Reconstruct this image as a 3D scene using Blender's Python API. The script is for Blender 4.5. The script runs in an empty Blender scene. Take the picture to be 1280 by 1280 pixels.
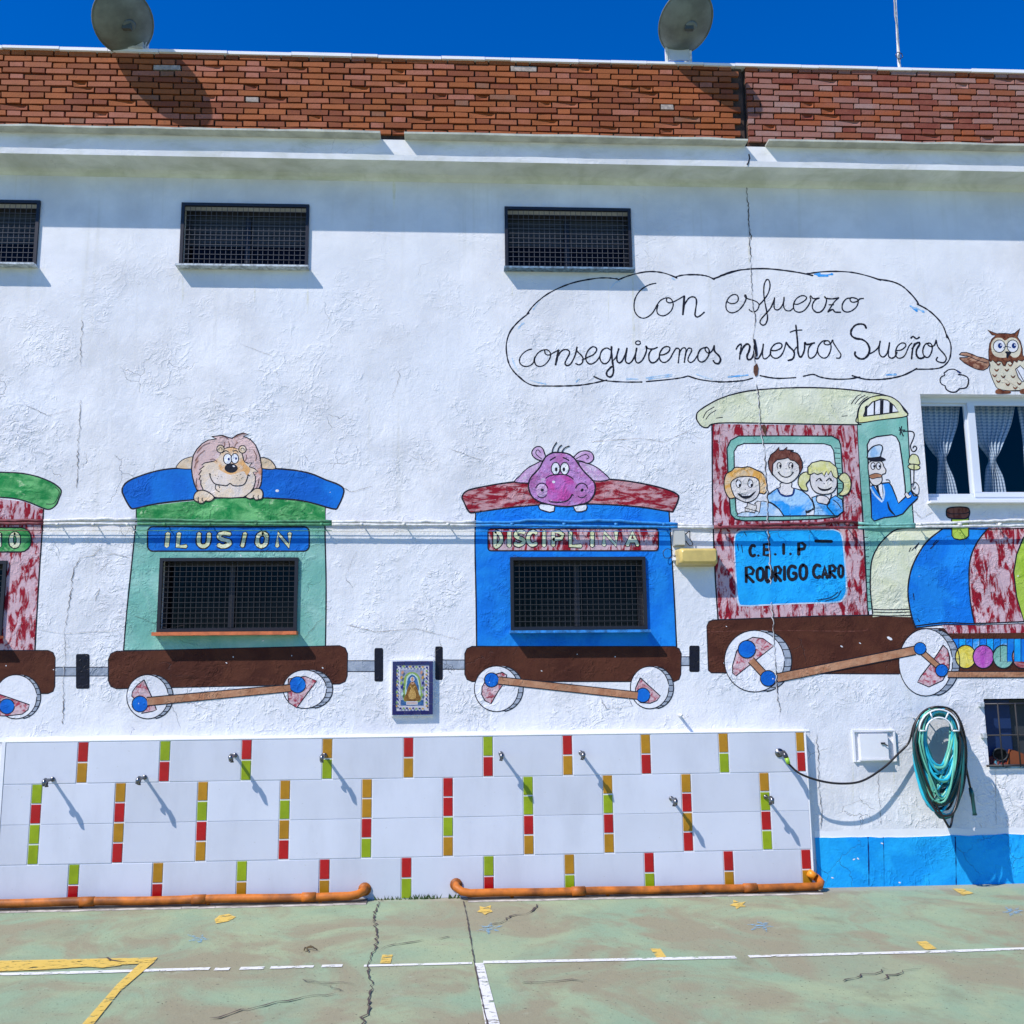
import bpy, bmesh, math, random
from mathutils import Vector, Matrix
from mathutils.geometry import tessellate_polygon
R = random.Random(7)
S = bpy.context.scene
COL = S.collection
# ------------------------------------------------------------------ camera, sky, sun, exposure
FPX = 1280.0
PITCH, YAW, ROLL = math.radians(9.661), math.radians(3.310), math.radians(-0.628)
fwd = Vector((math.sin(YAW)*math.cos(PITCH), math.cos(YAW)*math.cos(PITCH), math.sin(PITCH)))
_r = Vector((math.cos(YAW), -math.sin(YAW), 0)); _u = _r.cross(fwd)
RT = _r*math.cos(ROLL) + _u*math.sin(ROLL)
UP = _u*math.cos(ROLL) - _r*math.sin(ROLL)
EYE = 1.55
def ray(px, py): return fwd + RT*((px-640)/FPX) - UP*((py-640)/FPX)
_d = ray(1130, 1107.5); DIST = -EYE/_d.z*_d.y
CAM = Vector((0, -DIST, EYE))
cd = bpy.data.cameras.new('camera'); cam = bpy.data.objects.new('camera', cd); COL.objects.link(cam)
cd.sensor_width = 36; cd.lens = 36.0; cd.clip_end = 2000; cd.clip_start = .05
cam.matrix_world = Matrix(((RT.x, UP.x, -fwd.x, CAM.x), (RT.y, UP.y, -fwd.y, CAM.y), (RT.z, UP.z, -fwd.z, CAM.z), (0, 0, 0, 1)))
S.camera = cam
S.view_settings.view_transform = 'Standard'; S.view_settings.look = 'None'
S.view_settings.exposure = 0.08; S.view_settings.gamma = 1; S.view_settings.use_curve_mapping = False
SUN = Vector((1.35, 1.0, -1.85)).normalized()
w = bpy.data.worlds.new('World'); S.world = w; w.use_nodes = True
nt = w.node_tree; nt.nodes.clear()
sk = nt.nodes.new('ShaderNodeTexSky'); sk.sky_type = 'NISHITA'; sk.sun_disc = False
sk.sun_elevation = math.asin(-SUN.z); sk.sun_rotation = math.atan2(-SUN.x, -SUN.y)
sk.air_density = 1.0; sk.dust_density = 0.1; sk.ozone_density = 4.0; sk.altitude = 300
hs = nt.nodes.new('ShaderNodeHueSaturation'); hs.inputs['Saturation'].default_value = 2.0; hs.inputs['Hue'].default_value = .518; hs.inputs['Value'].default_value = 1.14
bg = nt.nodes.new('ShaderNodeBackground'); bg.inputs[1].default_value = 0.15
wo = nt.nodes.new('ShaderNodeOutputWorld')
nt.links.new(sk.outputs[0], hs.inputs['Color']); nt.links.new(hs.outputs[0], bg.inputs[0]); nt.links.new(bg.outputs[0], wo.inputs[0])
sl = bpy.data.lights.new('sun', 'SUN'); sl.energy = 5.0; sl.angle = math.radians(.53); sl.color = (1, .94, .86)
so = bpy.data.objects.new('sun', sl); COL.objects.link(so); so.rotation_euler = SUN.to_track_quat('-Z', 'Y').to_euler(); so.location = (-8, -8, 14)

# ------------------------------------------------------------------ geometry helpers
def at(px, py, Y=0.0):
    d = ray(px, py); return CAM + d*((Y-CAM.y)/d.y)
def gr(px, py, Z=0.0):
    d = ray(px, py); return CAM + d*((Z-CAM.z)/d.z)
def pxm(px, py, Y=0.0):       # metres per photo pixel there
    return (at(px+1, py, Y)-at(px, py, Y)).length
def C(s, ox=0, oy=0, k=1.0):
    v = [float(t) for t in s.split()]
    return [(ox+v[i]/k, oy+v[i+1]/k) for i in range(0, len(v), 2)]
def spline(p, closed=False, n=5):
    if len(p) < 3: return p
    out = []; N = len(p); rng = N if closed else N-1
    for i in range(rng):
        a, b, c, d = (p[(i-1) % N] if closed or i else p[0]), p[i], p[(i+1) % N], (p[(i+2) % N] if closed or i+2 < N else p[-1])
        for k in range(n):
            t = k/n
            out.append(tuple(.5*(2*b[j]+(c[j]-a[j])*t+(2*a[j]-5*b[j]+4*c[j]-d[j])*t*t+(3*b[j]-a[j]-3*c[j]+d[j])*t**3) for j in range(len(b))))
    if not closed: out.append(tuple(p[-1]))
    return out
def ell(cx, cy, rx, ry=None, rot=0, n=22, a0=0, a1=360):
    ry = ry or rx; o = []; c, s = math.cos(math.radians(rot)), math.sin(math.radians(rot))
    full = (a1-a0 >= 360)
    for i in range(n if full else n+1):
        a = math.radians(a0+(a1-a0)*i/n); x, y = rx*math.cos(a), ry*math.sin(a); o.append((cx+x*c-y*s, cy+x*s+y*c))
    return o
def rrect(x0, y0, x1, y1, r, n=4):
    o = []
    for cx, cy, a in ((x1-r, y1-r, 0), (x0+r, y1-r, 90), (x0+r, y0+r, 180), (x1-r, y0+r, 270)):
        o += [(cx+r*math.cos(math.radians(a+90*i/n)), cy+r*math.sin(math.radians(a+90*i/n))) for i in range(n+1)]
    return o

# ------------------------------------------------------------------ materials
def mat(name):
    m = bpy.data.materials.new(name); m.use_nodes = True
    return m, m.node_tree, m.node_tree.nodes['Principled BSDF']
def N(t, ty, **k):
    n = t.nodes.new(ty)
    for a, b in k.items():
        if a in n.inputs: n.inputs[a].default_value = b
        else: setattr(n, a, b)
    return n
def pos(t): return N(t, 'ShaderNodeNewGeometry').outputs['Position']
def mapping(t, src, scale=(1, 1, 1), loc=(0, 0, 0), rot=(0, 0, 0)):
    m = N(t, 'ShaderNodeMapping'); m.inputs['Scale'].default_value = scale; m.inputs['Location'].default_value = loc; m.inputs['Rotation'].default_value = rot
    t.links.new(src, m.inputs[0]); return m.outputs[0]
def noise(t, vec, scale, detail=4, rough=.55, dist=0.0):
    n = N(t, 'ShaderNodeTexNoise'); n.inputs['Scale'].default_value = scale; n.inputs['Detail'].default_value = detail
    n.inputs['Roughness'].default_value = rough; n.inputs['Distortion'].default_value = dist
    t.links.new(vec, n.inputs['Vector']); return n.outputs['Fac']
def ramp(t, src, a, b, va=0.0, vb=1.0, smooth=True):
    n = N(t, 'ShaderNodeMapRange'); n.interpolation_type = 'SMOOTHSTEP' if smooth else 'LINEAR'
    for k, v in ((1, a), (2, b), (3, va), (4, vb)): n.inputs[k].default_value = v
    t.links.new(src, n.inputs[0]); return n.outputs[0]
def mth(t, op, a, b=None, c=None):
    n = N(t, 'ShaderNodeMath'); n.operation = op
    for i, v in enumerate((a, b, c)):
        if v is None: continue
        if isinstance(v, (int, float)): n.inputs[i].default_value = v
        else: t.links.new(v, n.inputs[i])
    return n.outputs[0]
def mix(t, f, a, b, bt='MIX'):
    n = N(t, 'ShaderNodeMix'); n.data_type = 'RGBA'; n.blend_type = bt
    for i, v in ((0, f), (6, a), (7, b)):
        if isinstance(v, (int, float)): n.inputs[i].default_value = v
        elif isinstance(v, tuple): n.inputs[i].default_value = v if len(v) == 4 else v+(1,)
        else: t.links.new(v, n.inputs[i])
    return n.outputs[2]

def stucco_group():
    g = bpy.data.node_groups.new('stucco_relief', 'ShaderNodeTree')
    g.interface.new_socket('Normal', in_out='OUTPUT', socket_type='NodeSocketVector')
    g.interface.new_socket('Crease', in_out='OUTPUT', socket_type='NodeSocketFloat')
    go = g.nodes.new('NodeGroupOutput')
    p = pos(g)
    warp = N(g, 'ShaderNodeTexNoise'); warp.inputs['Scale'].default_value = 5; warp.inputs['Detail'].default_value = 4
    g.links.new(p, warp.inputs['Vector'])
    wv = N(g, 'ShaderNodeVectorMath'); wv.operation = 'MULTIPLY_ADD'; wv.inputs[1].default_value = (.28, .28, .28)
    g.links.new(warp.outputs['Color'], wv.inputs[0]); g.links.new(p, wv.inputs[2])
    wp = wv.outputs[0]
    big = noise(g, mapping(g, p, (1, 1, .8)), 3.2, 3, .5)
    mid = noise(g, mapping(g, wp, (1, 1, .75), rot=(0, .6, 0)), 13, 5, .58)
    fine = noise(g, p, 70, 3, .6)
    rg = noise(g, mapping(g, wp, (1, 1, .8), (2, 5, 1), (0, .7, 0)), 9.5, 4, .55)
    rg = mth(g, 'POWER', mth(g, 'SUBTRACT', 1.0, mth(g, 'ABSOLUTE', mth(g, 'MULTIPLY_ADD', rg, 2.0, -1.0))), 9.0)
    rm = ramp(g, noise(g, mapping(g, p, (1, 1, 1), (13, 1, 2)), 1.9, 5, .7), .50, .60)
    # lapping trowel ridges: saw-edged bands broken up by a mask
    rid = noise(g, mapping(g, wp, (.8, 1, 1.5), rot=(0, -.5, 0)), 5.5, 3, .5)
    saw = mth(g, 'FRACT', mth(g, 'MULTIPLY', rid, 7.0))
    saw = mth(g, 'MINIMUM', saw, mth(g, 'MULTIPLY', mth(g, 'SUBTRACT', 1.0, saw), 9.0))
    msk = ramp(g, noise(g, mapping(g, p, (1, 1, 1), (3, 1, 7)), 1.6, 5, .7), .52, .64)
    # hairline creases
    vo = N(g, 'ShaderNodeTexVoronoi'); vo.feature = 'DISTANCE_TO_EDGE'; vo.inputs['Scale'].default_value = 3.1
    g.links.new(wp, vo.inputs['Vector'])
    cr = ramp(g, vo.outputs['Distance'], 0, .010, 1, 0)
    cm = ramp(g, noise(g, mapping(g, p, (1, 1, 1), (9, 2, 3)), 1.7, 3, .6), .59, .66)
    cr = mth(g, 'MULTIPLY', cr, cm)
    # the render is rougher low down
    sep = N(g, 'ShaderNodeSeparateXYZ'); g.links.new(p, sep.inputs[0])
    low = ramp(g, sep.outputs[2], 5.3, 3.4, .32, 1.0)
    h = mth(g, 'MULTIPLY', big, .55)
    h = mth(g, 'ADD', h, mth(g, 'MULTIPLY', mid, .36))
    h = mth(g, 'ADD', h, mth(g, 'MULTIPLY', fine, .10))
    h = mth(g, 'ADD', h, mth(g, 'MULTIPLY', mth(g, 'MULTIPLY', saw, msk), .30))
    h = mth(g, 'ADD', h, mth(g, 'MULTIPLY', mth(g, 'MULTIPLY', rg, rm), .24))
    h = mth(g, 'SUBTRACT', h, mth(g, 'MULTIPLY', cr, .30))
    h = mth(g, 'MULTIPLY', h, low)
    b = N(g, 'ShaderNodeBump'); b.inputs['Strength'].default_value = .9; b.inputs['Distance'].default_value = .0185
    g.links.new(h, b.inputs['Height'])
    g.links.new(b.outputs[0], go.inputs[0]); g.links.new(cr, go.inputs[1])
    return g
STUC = stucco_group()
def stucco(t, bs):
    n = t.nodes.new('ShaderNodeGroup'); n.node_tree = STUC
    t.links.new(n.outputs[0], bs.inputs['Normal']); return n.outputs[1]
def paint(name, c1, c2=None, sc=4, st=(1, 1, 1), lo=.4, hi=.6, c3=None, rough=.85, detail=6, relief=True, chips=True):
    m, t, bs = mat(name); p = pos(t)
    base = c1
    if c2: base = mix(t, ramp(t, noise(t, mapping(t, p, st), sc, detail, .62, .6), lo, hi), c1, c2)
    if c3: base = mix(t, ramp(t, noise(t, mapping(t, p, st, (5, 5, 5)), sc*1.7, detail, .7, .6), .58, .68), base, c3)
    v = ramp(t, noise(t, p, 2.0, 5, .6), .3, .7, .86, 1.06)
    vc = N(t, 'ShaderNodeCombineColor'); [t.links.new(v, vc.inputs[i]) for i in range(3)]
    base = mix(t, 1.0, base, vc.outputs[0], 'MULTIPLY')
    if chips:
        base = mix(t, ramp(t, noise(t, p, 16, 3, .5), .735, .76), base, (.72, .73, .76))
    bs.inputs['Roughness'].default_value = rough; bs.inputs['Specular IOR Level'].default_value = .22
    if relief: 
        cr = stucco(t, bs)
        base = mix(t, mth(t, 'MULTIPLY', cr, .22), base, (.12, .11, .12))
    t.links.new(base, bs.inputs['Base Color'])
    return m
def plain(name, c, rough=.5, metal=0.0, var=0.0, sc=6, bump=0.0, bsc=30, spec=None):
    m, t, bs = mat(name); bs.inputs['Roughness'].default_value = rough; bs.inputs['Metallic'].default_value = metal
    if spec is not None: bs.inputs['Specular IOR Level'].default_value = spec
    if var:
        p = pos(t); f = ramp(t, noise(t, p, sc, 6, .6), .3, .7)
        t.links.new(mix(t, f, tuple(x*(1-var) for x in c), tuple(min(1, x*(1+var)) for x in c)), bs.inputs['Base Color'])
    else: bs.inputs['Base Color'].default_value = c+(1,)
    if bump:
        b = N(t, 'ShaderNodeBump'); b.inputs['Strength'].default_value = .5; b.inputs['Distance'].default_value = bump
        t.links.new(noise(t, pos(t), bsc, 4, .6), b.inputs['Height']); t.links.new(b.outputs[0], bs.inputs['Normal'])
    return m
WHITE = (.76, .755, .775)
M = {}
M['white'] = paint('white_stucco', WHITE, (.69, .70, .74), 1.3, lo=.35, hi=.75, chips=False)
def wall_dirt():
    m = M['white']; t = m.node_tree; bs = t.nodes['Principled BSDF']; src = bs.inputs['Base Color'].links[0].from_socket
    p = pos(t)
    # faint vertical run-off streaks and grime
    s = noise(t, mapping(t, p, (9, 1, .35)), 1.4, 5, .6)
    base = mix(t, ramp(t, s, .55, .75, 0, .45), src, (.58, .575, .54))
    base = mix(t, ramp(t, noise(t, mapping(t, p, (1, 1, 1), (4, 4, 4)), .55, 6, .6), .50, .62, 0, .5), base, (.70, .72, .765))
    base = mix(t, ramp(t, noise(t, mapping(t, p, (1, 1, 1), (7, 1, 4)), 26, 4, .6), .70, .76, 0, .55), base, (.40, .39, .37))
    t.links.new(base, bs.inputs['Base Color'])
wall_dirt()
M['cornice'] = paint('cornice_white', (.76, .765, .77), (.62, .63, .58), 2.5, (1, 1, 3), .45, .75, chips=False)
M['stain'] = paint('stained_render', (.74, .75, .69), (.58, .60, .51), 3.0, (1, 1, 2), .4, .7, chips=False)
M['ledge'] = plain('ledge_render', (.44, .45, .39), .9, var=.2, sc=7)
M['smooth'] = plain('smooth_white_band', (.76, .765, .79), .7, var=.04, sc=3, bump=.002, bsc=14)
M['ink'] = paint('black_line_paint', (.012, .012, .02), rough=.5, chips=False)
M['black'] = paint('black_block_paint', (.010, .010, .018), rough=.4)
M['blue'] = paint('royal_blue_paint', (.002, .115, .52), (.004, .16, .60), 3)
M['bluesky'] = paint('bright_blue_paint', (.002, .17, .66), (.008, .23, .72), 3)
M['cyan'] = paint('cyan_paint', (.004, .31, .78), (.012, .40, .85), 3)
M['lightblue'] = paint('washed_blue_paint', (.02, .30, .76), (.36, .58, .80), 7, lo=.42, hi=.62)
M['paleblue'] = paint('pale_blue_wash', (.30, .50, .74), (.60, .70, .80), 9)
M['navy'] = paint('navy_paint', (.004, .03, .16))
M['teal'] = paint('teal_paint', (.17, .43, .36), (.28, .52, .45), 4, lo=.35, hi=.7)
M['green'] = paint('green_mottled_paint', (.01, .22, .055), (.17, .48, .18), 6, (1, 1, 1.6), .38, .66, c3=(.36, .55, .30))
M['lime'] = paint('lime_paint', (.30, .47, .03), (.38, .52, .08), 4)
M['brown'] = paint('brown_paint', (.062, .017, .010), (.085, .026, .014), 5)
M['rod'] = paint('ochre_brown_paint', (.38, .17, .09), (.46, .24, .14), 8)
M['redscr'] = paint('scratched_red_paint', (.58, .40, .44), (.27, .006, .02), 11, (1.8, 1, .6), .46, .56, c3=(.62, .50, .54), detail=10)
M['redroof'] = paint('scratched_red_roof_paint', (.54, .29, .31), (.27, .006, .02), 11, (.6, 1, 2.0), .42, .56, c3=(.60, .42, .45), detail=10)
M['pinkwash'] = paint('pink_wash_paint', (.60, .44, .47), (.38, .05, .08), 22, lo=.45, hi=.62, detail=10)
M['cream'] = paint('cream_paint', (.66, .68, .47), (.71, .72, .56), 4)
M['yellowcream'] = paint('yellow_cream_paint', (.66, .66, .30), (.70, .70, .48), 6)
M['grey'] = paint('grey_paint', (.27, .31, .38), (.36, .40, .47), 10)
M['skin'] = paint('pale_skin_paint', (.70, .66, .66), (.72, .68, .64), 8)
M['lionface'] = paint('lion_face_paint', (.74, .40, .16), (.72, .58, .46), 6, lo=.42, hi=.58)
M['lionmuzz'] = paint('lion_muzzle_paint', (.73, .58, .44), (.72, .62, .56), 9)
M['mane'] = paint('lion_mane_paint', (.66, .47, .45), (.50, .20, .10), 9, (1.5, 1, .7), .54, .70, c3=(.68, .56, .58))
M['tawny'] = paint('tawny_paint', (.70, .52, .34), (.72, .60, .48), 9)
M['hippo'] = paint('hippo_purple_paint', (.42, .14, .36), (.50, .26, .55), 7, lo=.4, hi=.6, c3=(.64, .48, .64))
M['hippopink'] = paint('hippo_snout_paint', (.50, .07, .32), (.46, .14, .44), 8)
M['hippopale'] = paint('hippo_body_paint', (.52, .30, .52), (.62, .48, .64), 9)
M['eye'] = paint('white_eye_paint', (.76, .76, .80), chips=False)
M['hairbrown'] = paint('brown_hair_paint', (.13, .035, .025), (.21, .08, .06), 14, (2, 1, 1))
M['hairgold'] = paint('golden_hair_paint', (.70, .36, .08), (.72, .54, .34), 12)
M['hairblond'] = paint('blond_hair_paint', (.62, .60, .22), (.68, .66, .38), 12)
M['owlbrown'] = paint('owl_brown_paint', (.10, .025, .014), (.22, .08, .04), 22)
M['owlwing'] = paint('owl_wing_paint', (.16, .05, .03), (.50, .28, .18), 12, (1, 1, 1.8), .42, .58)
M['owlbelly'] = paint('owl_belly_paint', (.66, .58, .44), (.68, .64, .50), 10)
M['magenta'] = paint('magenta_paint', (.42, .07, .40), (.50, .14, .46), 9)
M['yellow'] = paint('yellow_paint', (.72, .56, .06), (.70, .60, .14), 9)
M['letter'] = paint('cream_letter_paint', (.74, .74, .54), (.62, .64, .38), 12, chips=False)
M['crack'] = plain('crack_dark', (.07, .05, .045), .9)
M['rust'] = plain('rust_hole', (.09, .035, .02), .9, var=.5, sc=50)
M['flake'] = plain('flaked_edge', (.66, .66, .66), .8)

# ------------------------------------------------------------------ object helpers
def empty(name, loc, label, cat, group=None):
    o = bpy.data.objects.new(name, None); COL.objects.link(o); o.location = loc
    o.empty_display_size = .1
    tag(o, label, cat, group); return o
def tag(o, label=None, cat=None, group=None, kind=None):
    if label: o['label'] = label
    if cat: o['category'] = cat
    if group: o['group'] = group
    if kind: o['kind'] = kind
    return o
def link(name, me, mats, parent=None, smooth=False):
    o = bpy.data.objects.new(name, me)
    for m in (mats if isinstance(mats, (list, tuple)) else [mats]):
        if m is not None and m.name not in [x.name for x in me.materials if x]: me.materials.append(m)
    COL.objects.link(o)
    if parent is not None:
        o.parent = parent
        o.matrix_parent_inverse = Matrix.Translation(-parent.location) if parent.type == 'EMPTY' else Matrix()
    if smooth:
        for p in me.polygons: p.use_smooth = True
    return o
class MB:
    def __init__(s): s.v = []; s.f = []; s.m = []; s.mats = []; s.sm = []
    def mi(s, m):
        if m not in s.mats: s.mats.append(m)
        return s.mats.index(m)
    def add(s, vs, fs, m, smooth=False):
        o = len(s.v); s.v += [tuple(v) for v in vs]; k = s.mi(m)
        for f in fs: s.f.append(tuple(i+o for i in f)); s.m.append(k); s.sm.append(smooth)
    def box(s, a, b, m, jit=0):
        x0, y0, z0 = a; x1, y1, z1 = b
        vs = [(x, y, z) for x in (x0, x1) for y in (y0, y1) for z in (z0, z1)]
        if jit: vs = [(x+R.uniform(-jit, jit), y+R.uniform(-jit, jit)*.5, z+R.uniform(-jit, jit)) for x, y, z in vs]
        s.add(vs, [(0, 1, 3, 2), (4, 6, 7, 5), (0, 4, 5, 1), (2, 3, 7, 6), (0, 2, 6, 4), (1, 5, 7, 3)], m)
    def tube(s, pts, r, m, n=8, cap=True, closed=False):
        pts = [Vector(p) for p in pts]; L = len(pts); vs = []; fs = []
        rr = r if isinstance(r, (list, tuple)) else [r]*L
        ref = None
        for i, p in enumerate(pts):
            if closed: d = pts[(i+1) % L]-pts[i-1]
            else: d = pts[min(i+1, L-1)]-pts[max(i-1, 0)]
            d.normalize()
            if ref is None:
                ref = d.cross(Vector((0, 0, 1)) if abs(d.z) < .9 else Vector((1, 0, 0))).normalized()
            a = (ref-d*ref.dot(d)).normalized(); ref = a; b = d.cross(a)
            for k in range(n):
                t = 2*math.pi*k/n; vs.append(p+(a*math.cos(t)+b*math.sin(t))*rr[i])
        for i in range(L if closed else L-1):
            j = (i+1) % L
            for k in range(n): fs.append((i*n+k, i*n+(k+1) % n, j*n+(k+1) % n, j*n+k))
        if cap and not closed: fs += [tuple(range(n))[::-1], tuple(range((L-1)*n, L*n))]
        s.add(vs, fs, m, True)
    def bar(s, a, b, r, m): s.tube([a, b], r, m, 5)
    def prism(s, poly, axis_y0, axis_y1, m):   # poly of (x,z) extruded along Y
        n = len(poly); vs = [(x, axis_y0, z) for x, z in poly]+[(x, axis_y1, z) for x, z in poly]
        tri = tessellate_polygon([[Vector((x, z, 0)) for x, z in poly]])
        fs = [tuple(t) for t in tri]+[tuple(i+n for i in t) for t in tri]+[(i, (i+1) % n, (i+1) % n+n, i+n) for i in range(n)]
        s.add(vs, fs, m)
    def mesh(s, name):
        me = bpy.data.meshes.new(name); me.from_pydata(s.v, [], s.f)
        for m in s.mats: me.materials.append(m)
        me.polygons.foreach_set('material_index', s.m); me.polygons.foreach_set('use_smooth', s.sm)
        bm = bmesh.new(); bm.from_mesh(me); bmesh.ops.recalc_face_normals(bm, faces=bm.faces); bm.to_mesh(me); bm.free()
        me.update(); return me
    def build(s, name, parent=None): return link(name, s.mesh(name), [], parent)

class Paint:
    """flat paint layers lying on the wall plane (or another plane Y)"""
    def __init__(s, Y=0.0, base=.001, step=.0001): s.Y = Y; s.d = base*.4; s.step = step; s.b = MB()
    def w2(s, p): q = at(p[0], p[1], s.Y); return (q.x, q.z)
    def fillw(s, P, m, holes=()):
        loops = [[Vector((x, z, 0)) for x, z in P]]+[[Vector((x, z, 0)) for x, z in h] for h in holes]
        tri = tessellate_polygon(loops); flat = [v for l in loops for v in l]; y = s.Y-s.d
        vs = [(v.x, y, v.y) for v in flat]; fs = []
        for t in tri:
            a, b, c = [flat[i] for i in t]
            if (b-a).cross(c-a).z < 0: t = (t[0], t[2], t[1])
            fs.append(tuple(t))
        s.b.add(vs, fs, M[m] if isinstance(m, str) else m); s.d += s.step
    def fill(s, P, m, holes=(), sm=False, out=0, n=4):
        P = spline(P, True, n) if sm else P
        s.fillw([s.w2(p) for p in P], m, holes)
        if out: s.stroke(P+[P[0]], out, 'ink', sm=False)
        return s
    def stroke(s, P, wd=1.3, m='ink', sm=True, n=5, taper=False, jit=.12):
        if m == 'ink': wd *= 1.2
        if sm: P = spline(P, False, n)
        k = pxm(P[0][0], P[0][1], s.Y); W = [Vector(s.w2(p)) for p in P]
        q = [W[0]]
        for p in W[1:]:
            if (p-q[-1]).length > 1e-5: q.append(p)
        W = q; L = len(W)
        if L < 2: return s
        y = s.Y-s.d; vs = []; fs = []
        for i, p in enumerate(W):
            d = (W[min(i+1, L-1)]-W[max(i-1, 0)]); d = d.normalized() if d.length else Vector((1, 0)); nn = Vector((-d.y, d.x))
            h = wd*k*.5*(1+R.uniform(-jit, jit))
            if taper: h *= .35+.65*math.sin(math.pi*min(1, max(0, i/(L-1))))
            if i == 0: vs.append((p.x-d.x*h*.7, y, p.y-d.y*h*.7))
            vs += [(p.x+nn.x*h, y, p.y+nn.y*h), (p.x-nn.x*h, y, p.y-nn.y*h)]
            if i == L-1: vs.append((p.x+d.x*h*.7, y, p.y+d.y*h*.7))
        fs.append((0, 2, 1))
        for i in range(L-1): a = 1+2*i; fs.append((a, a+1, a+3, a+2))
        fs.append((2*L-1, 2*L, 2*L+1))
        s.b.add(vs, fs, M[m] if isinstance(m, str) else m); s.d += s.step*.25; return s
    def build(s, name, parent, label=None):
        me = bpy.data.meshes.new(name); me.from_pydata(s.b.v, [], s.b.f)
        for m in s.b.mats: me.materials.append(m)
        me.polygons.foreach_set('material_index', s.b.m); me.update()
        # face the street
        bm = bmesh.new(); bm.from_mesh(me)
        bm.normal_update()
        for f in bm.faces:
            if f.normal.y > 0: f.normal_flip()
        bm.to_mesh(me); bm.free()
        o = link(name, me, [], parent)
        if label: o['label'] = label
        return o
# ------------------------------------------------------------------ ground
def ground_mat():
    m, t, bs = mat('court_paint'); p = pos(t)
    n1 = noise(t, mapping(t, p, (.8, .7, 1), rot=(0, 0, .5)), 1.5, 7, .62, .9)
    n2 = noise(t, mapping(t, p, (1, .75, 1), (4, 2, 0), (0, 0, .6)), 1.5, 8, .60, 1.0)
    n3 = noise(t, mapping(t, p, (1, 1.1, 1), (9, 7, 0), (0, 0, .4)), 6, 7, .68)
    base = mix(t, ramp(t, n1, .35, .62), (.315, .375, .225), (.245, .34, .22))
    base = mix(t, ramp(t, n2, .44, .63, 0, .9), base, (.27, .24, .155))
    base = mix(t, ramp(t, noise(t, mapping(t, p, (1, .8, 1), (1, 8, 0), (0, 0, .7)), 1.6, 7, .62), .56, .74, 0, .7), base, (.20, .195, .125))
    base = mix(t, ramp(t, n3, .60, .74, 0, .55), base, (.36, .41, .30))
    base = mix(t, ramp(t, noise(t, mapping(t, p, (1, 1.2, 1), (3, 3, 0), (0, 0, .5)), 2.2, 8, .7), .62, .7, 0, .5), base, (.30, .27, .19))
    base = mix(t, ramp(t, noise(t, mapping(t, p, (.9, .8, 1), (6, 6, 0)), .6, 9, .68), .48, .60, 0, .5), base, (.275, .25, .165))
    base = mix(t, ramp(t, noise(t, mapping(t, p, (1, 1.4, 1), (2, 9, 0)), 24, 8, .8), .54, .70, 0, .55), base, (.16, .17, .12))
    sp = ramp(t, noise(t, p, 48, 2, .5), .675, .71, 0, .85)
    base = mix(t, sp, base, (.08, .07, .05))
    sepp = N(t, 'ShaderNodeSeparateXYZ'); t.links.new(p, sepp.inputs[0])
    # bare dusty strip right against the wall foot
    edge = ramp(t, mth(t, 'ADD', sepp.outputs[1], mth(t, 'MULTIPLY', noise(t, p, 3, 5, .6), .22)), -.10, .02, 0, .45)
    base = mix(t, edge, base, (.40, .36, .29))
    t.links.new(base, bs.inputs['Base Color'])
    bs.inputs['Roughness'].default_value = .75; bs.inputs['Specular IOR Level'].default_value = .3
    b = N(t, 'ShaderNodeBump'); b.inputs['Strength'].default_value = .5; b.inputs['Distance'].default_value = .007
    t.links.new(mth(t, 'ADD', noise(t, p, 60, 4, .7), mth(t, 'MULTIPLY', noise(t, p, 6, 5, .6), 2.5)), b.inputs['Height']); t.links.new(b.outputs[0], bs.inputs['Normal'])
    return m
gm = MB(); GM = ground_mat()
gm.add([(-300, -300, 0), (300, -300, 0), (300, 300, 0), (-300, 300, 0)], [(0, 1, 2, 3)], GM)
tag(gm.build('ground'), 'green painted concrete court with brown worn patches', kind='structure')
def line_mat(name, c, lo=.60, wear=(.22, .28, .19), sc=14):
    m, t, bs = mat(name); p = pos(t)
    f = ramp(t, noise(t, mapping(t, p, (1, 2, 1)), sc, 8, .75), lo-.03, lo+.05, 0.06, 1)
    bs.inputs['Base Color'].default_value = c+(1,); t.links.new(mth(t, 'SUBTRACT', 1.0, f), bs.inputs['Alpha']); bs.inputs['Roughness'].default_value = .7; return m
MW, MY, MBL = line_mat('white_court_paint', (.74, .74, .72), .56), line_mat('yellow_court_paint', (.68, .46, .08), .57, (.36, .42, .26)), line_mat('blue_court_paint', (.20, .42, .62), .46, (.34, .42, .30), sc=22)
def gpoly(b, P, m, z=.004):
    tri = tessellate_polygon([[Vector((gr(*p).x, gr(*p).y, 0)) for p in P]])
    b.add([(gr(*p).x, gr(*p).y, z) for p in P], [tuple(t) for t in tri], m)
def gstroke(b, P, w, m, z=.004, jag=0.0, sm=True, taper=False):   # w metres
    P = [gr(*p) for p in P]
    if jag:
        q = []
        for a, c in zip(P[:-1], P[1:]):
            n = max(2, int((c-a).length/.045))
            for i in range(n): 
                p = a.lerp(c, i/n); q.append(Vector((p.x+R.gauss(0, jag), p.y+R.gauss(0, jag), 0)))
        P = q+[P[-1]]
    vs = []; L = len(P)
    for i, p in enumerate(P):
        d = (P[min(i+1, L-1)]-P[max(i-1, 0)]); d.z = 0; d.normalize(); nn = Vector((-d.y, d.x, 0)); h = w*.5*(R.uniform(.25, 1.5) if jag else R.uniform(.9, 1.1))
        if taper and i in (0, L-1): h *= .1
        vs += [(p.x+nn.x*h, p.y+nn.y*h, z), (p.x-nn.x*h, p.y-nn.y*h, z)]
    b.add(vs, [(2*i, 2*i+1, 2*i+3, 2*i+2) for i in range(L-1)], m)
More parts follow.
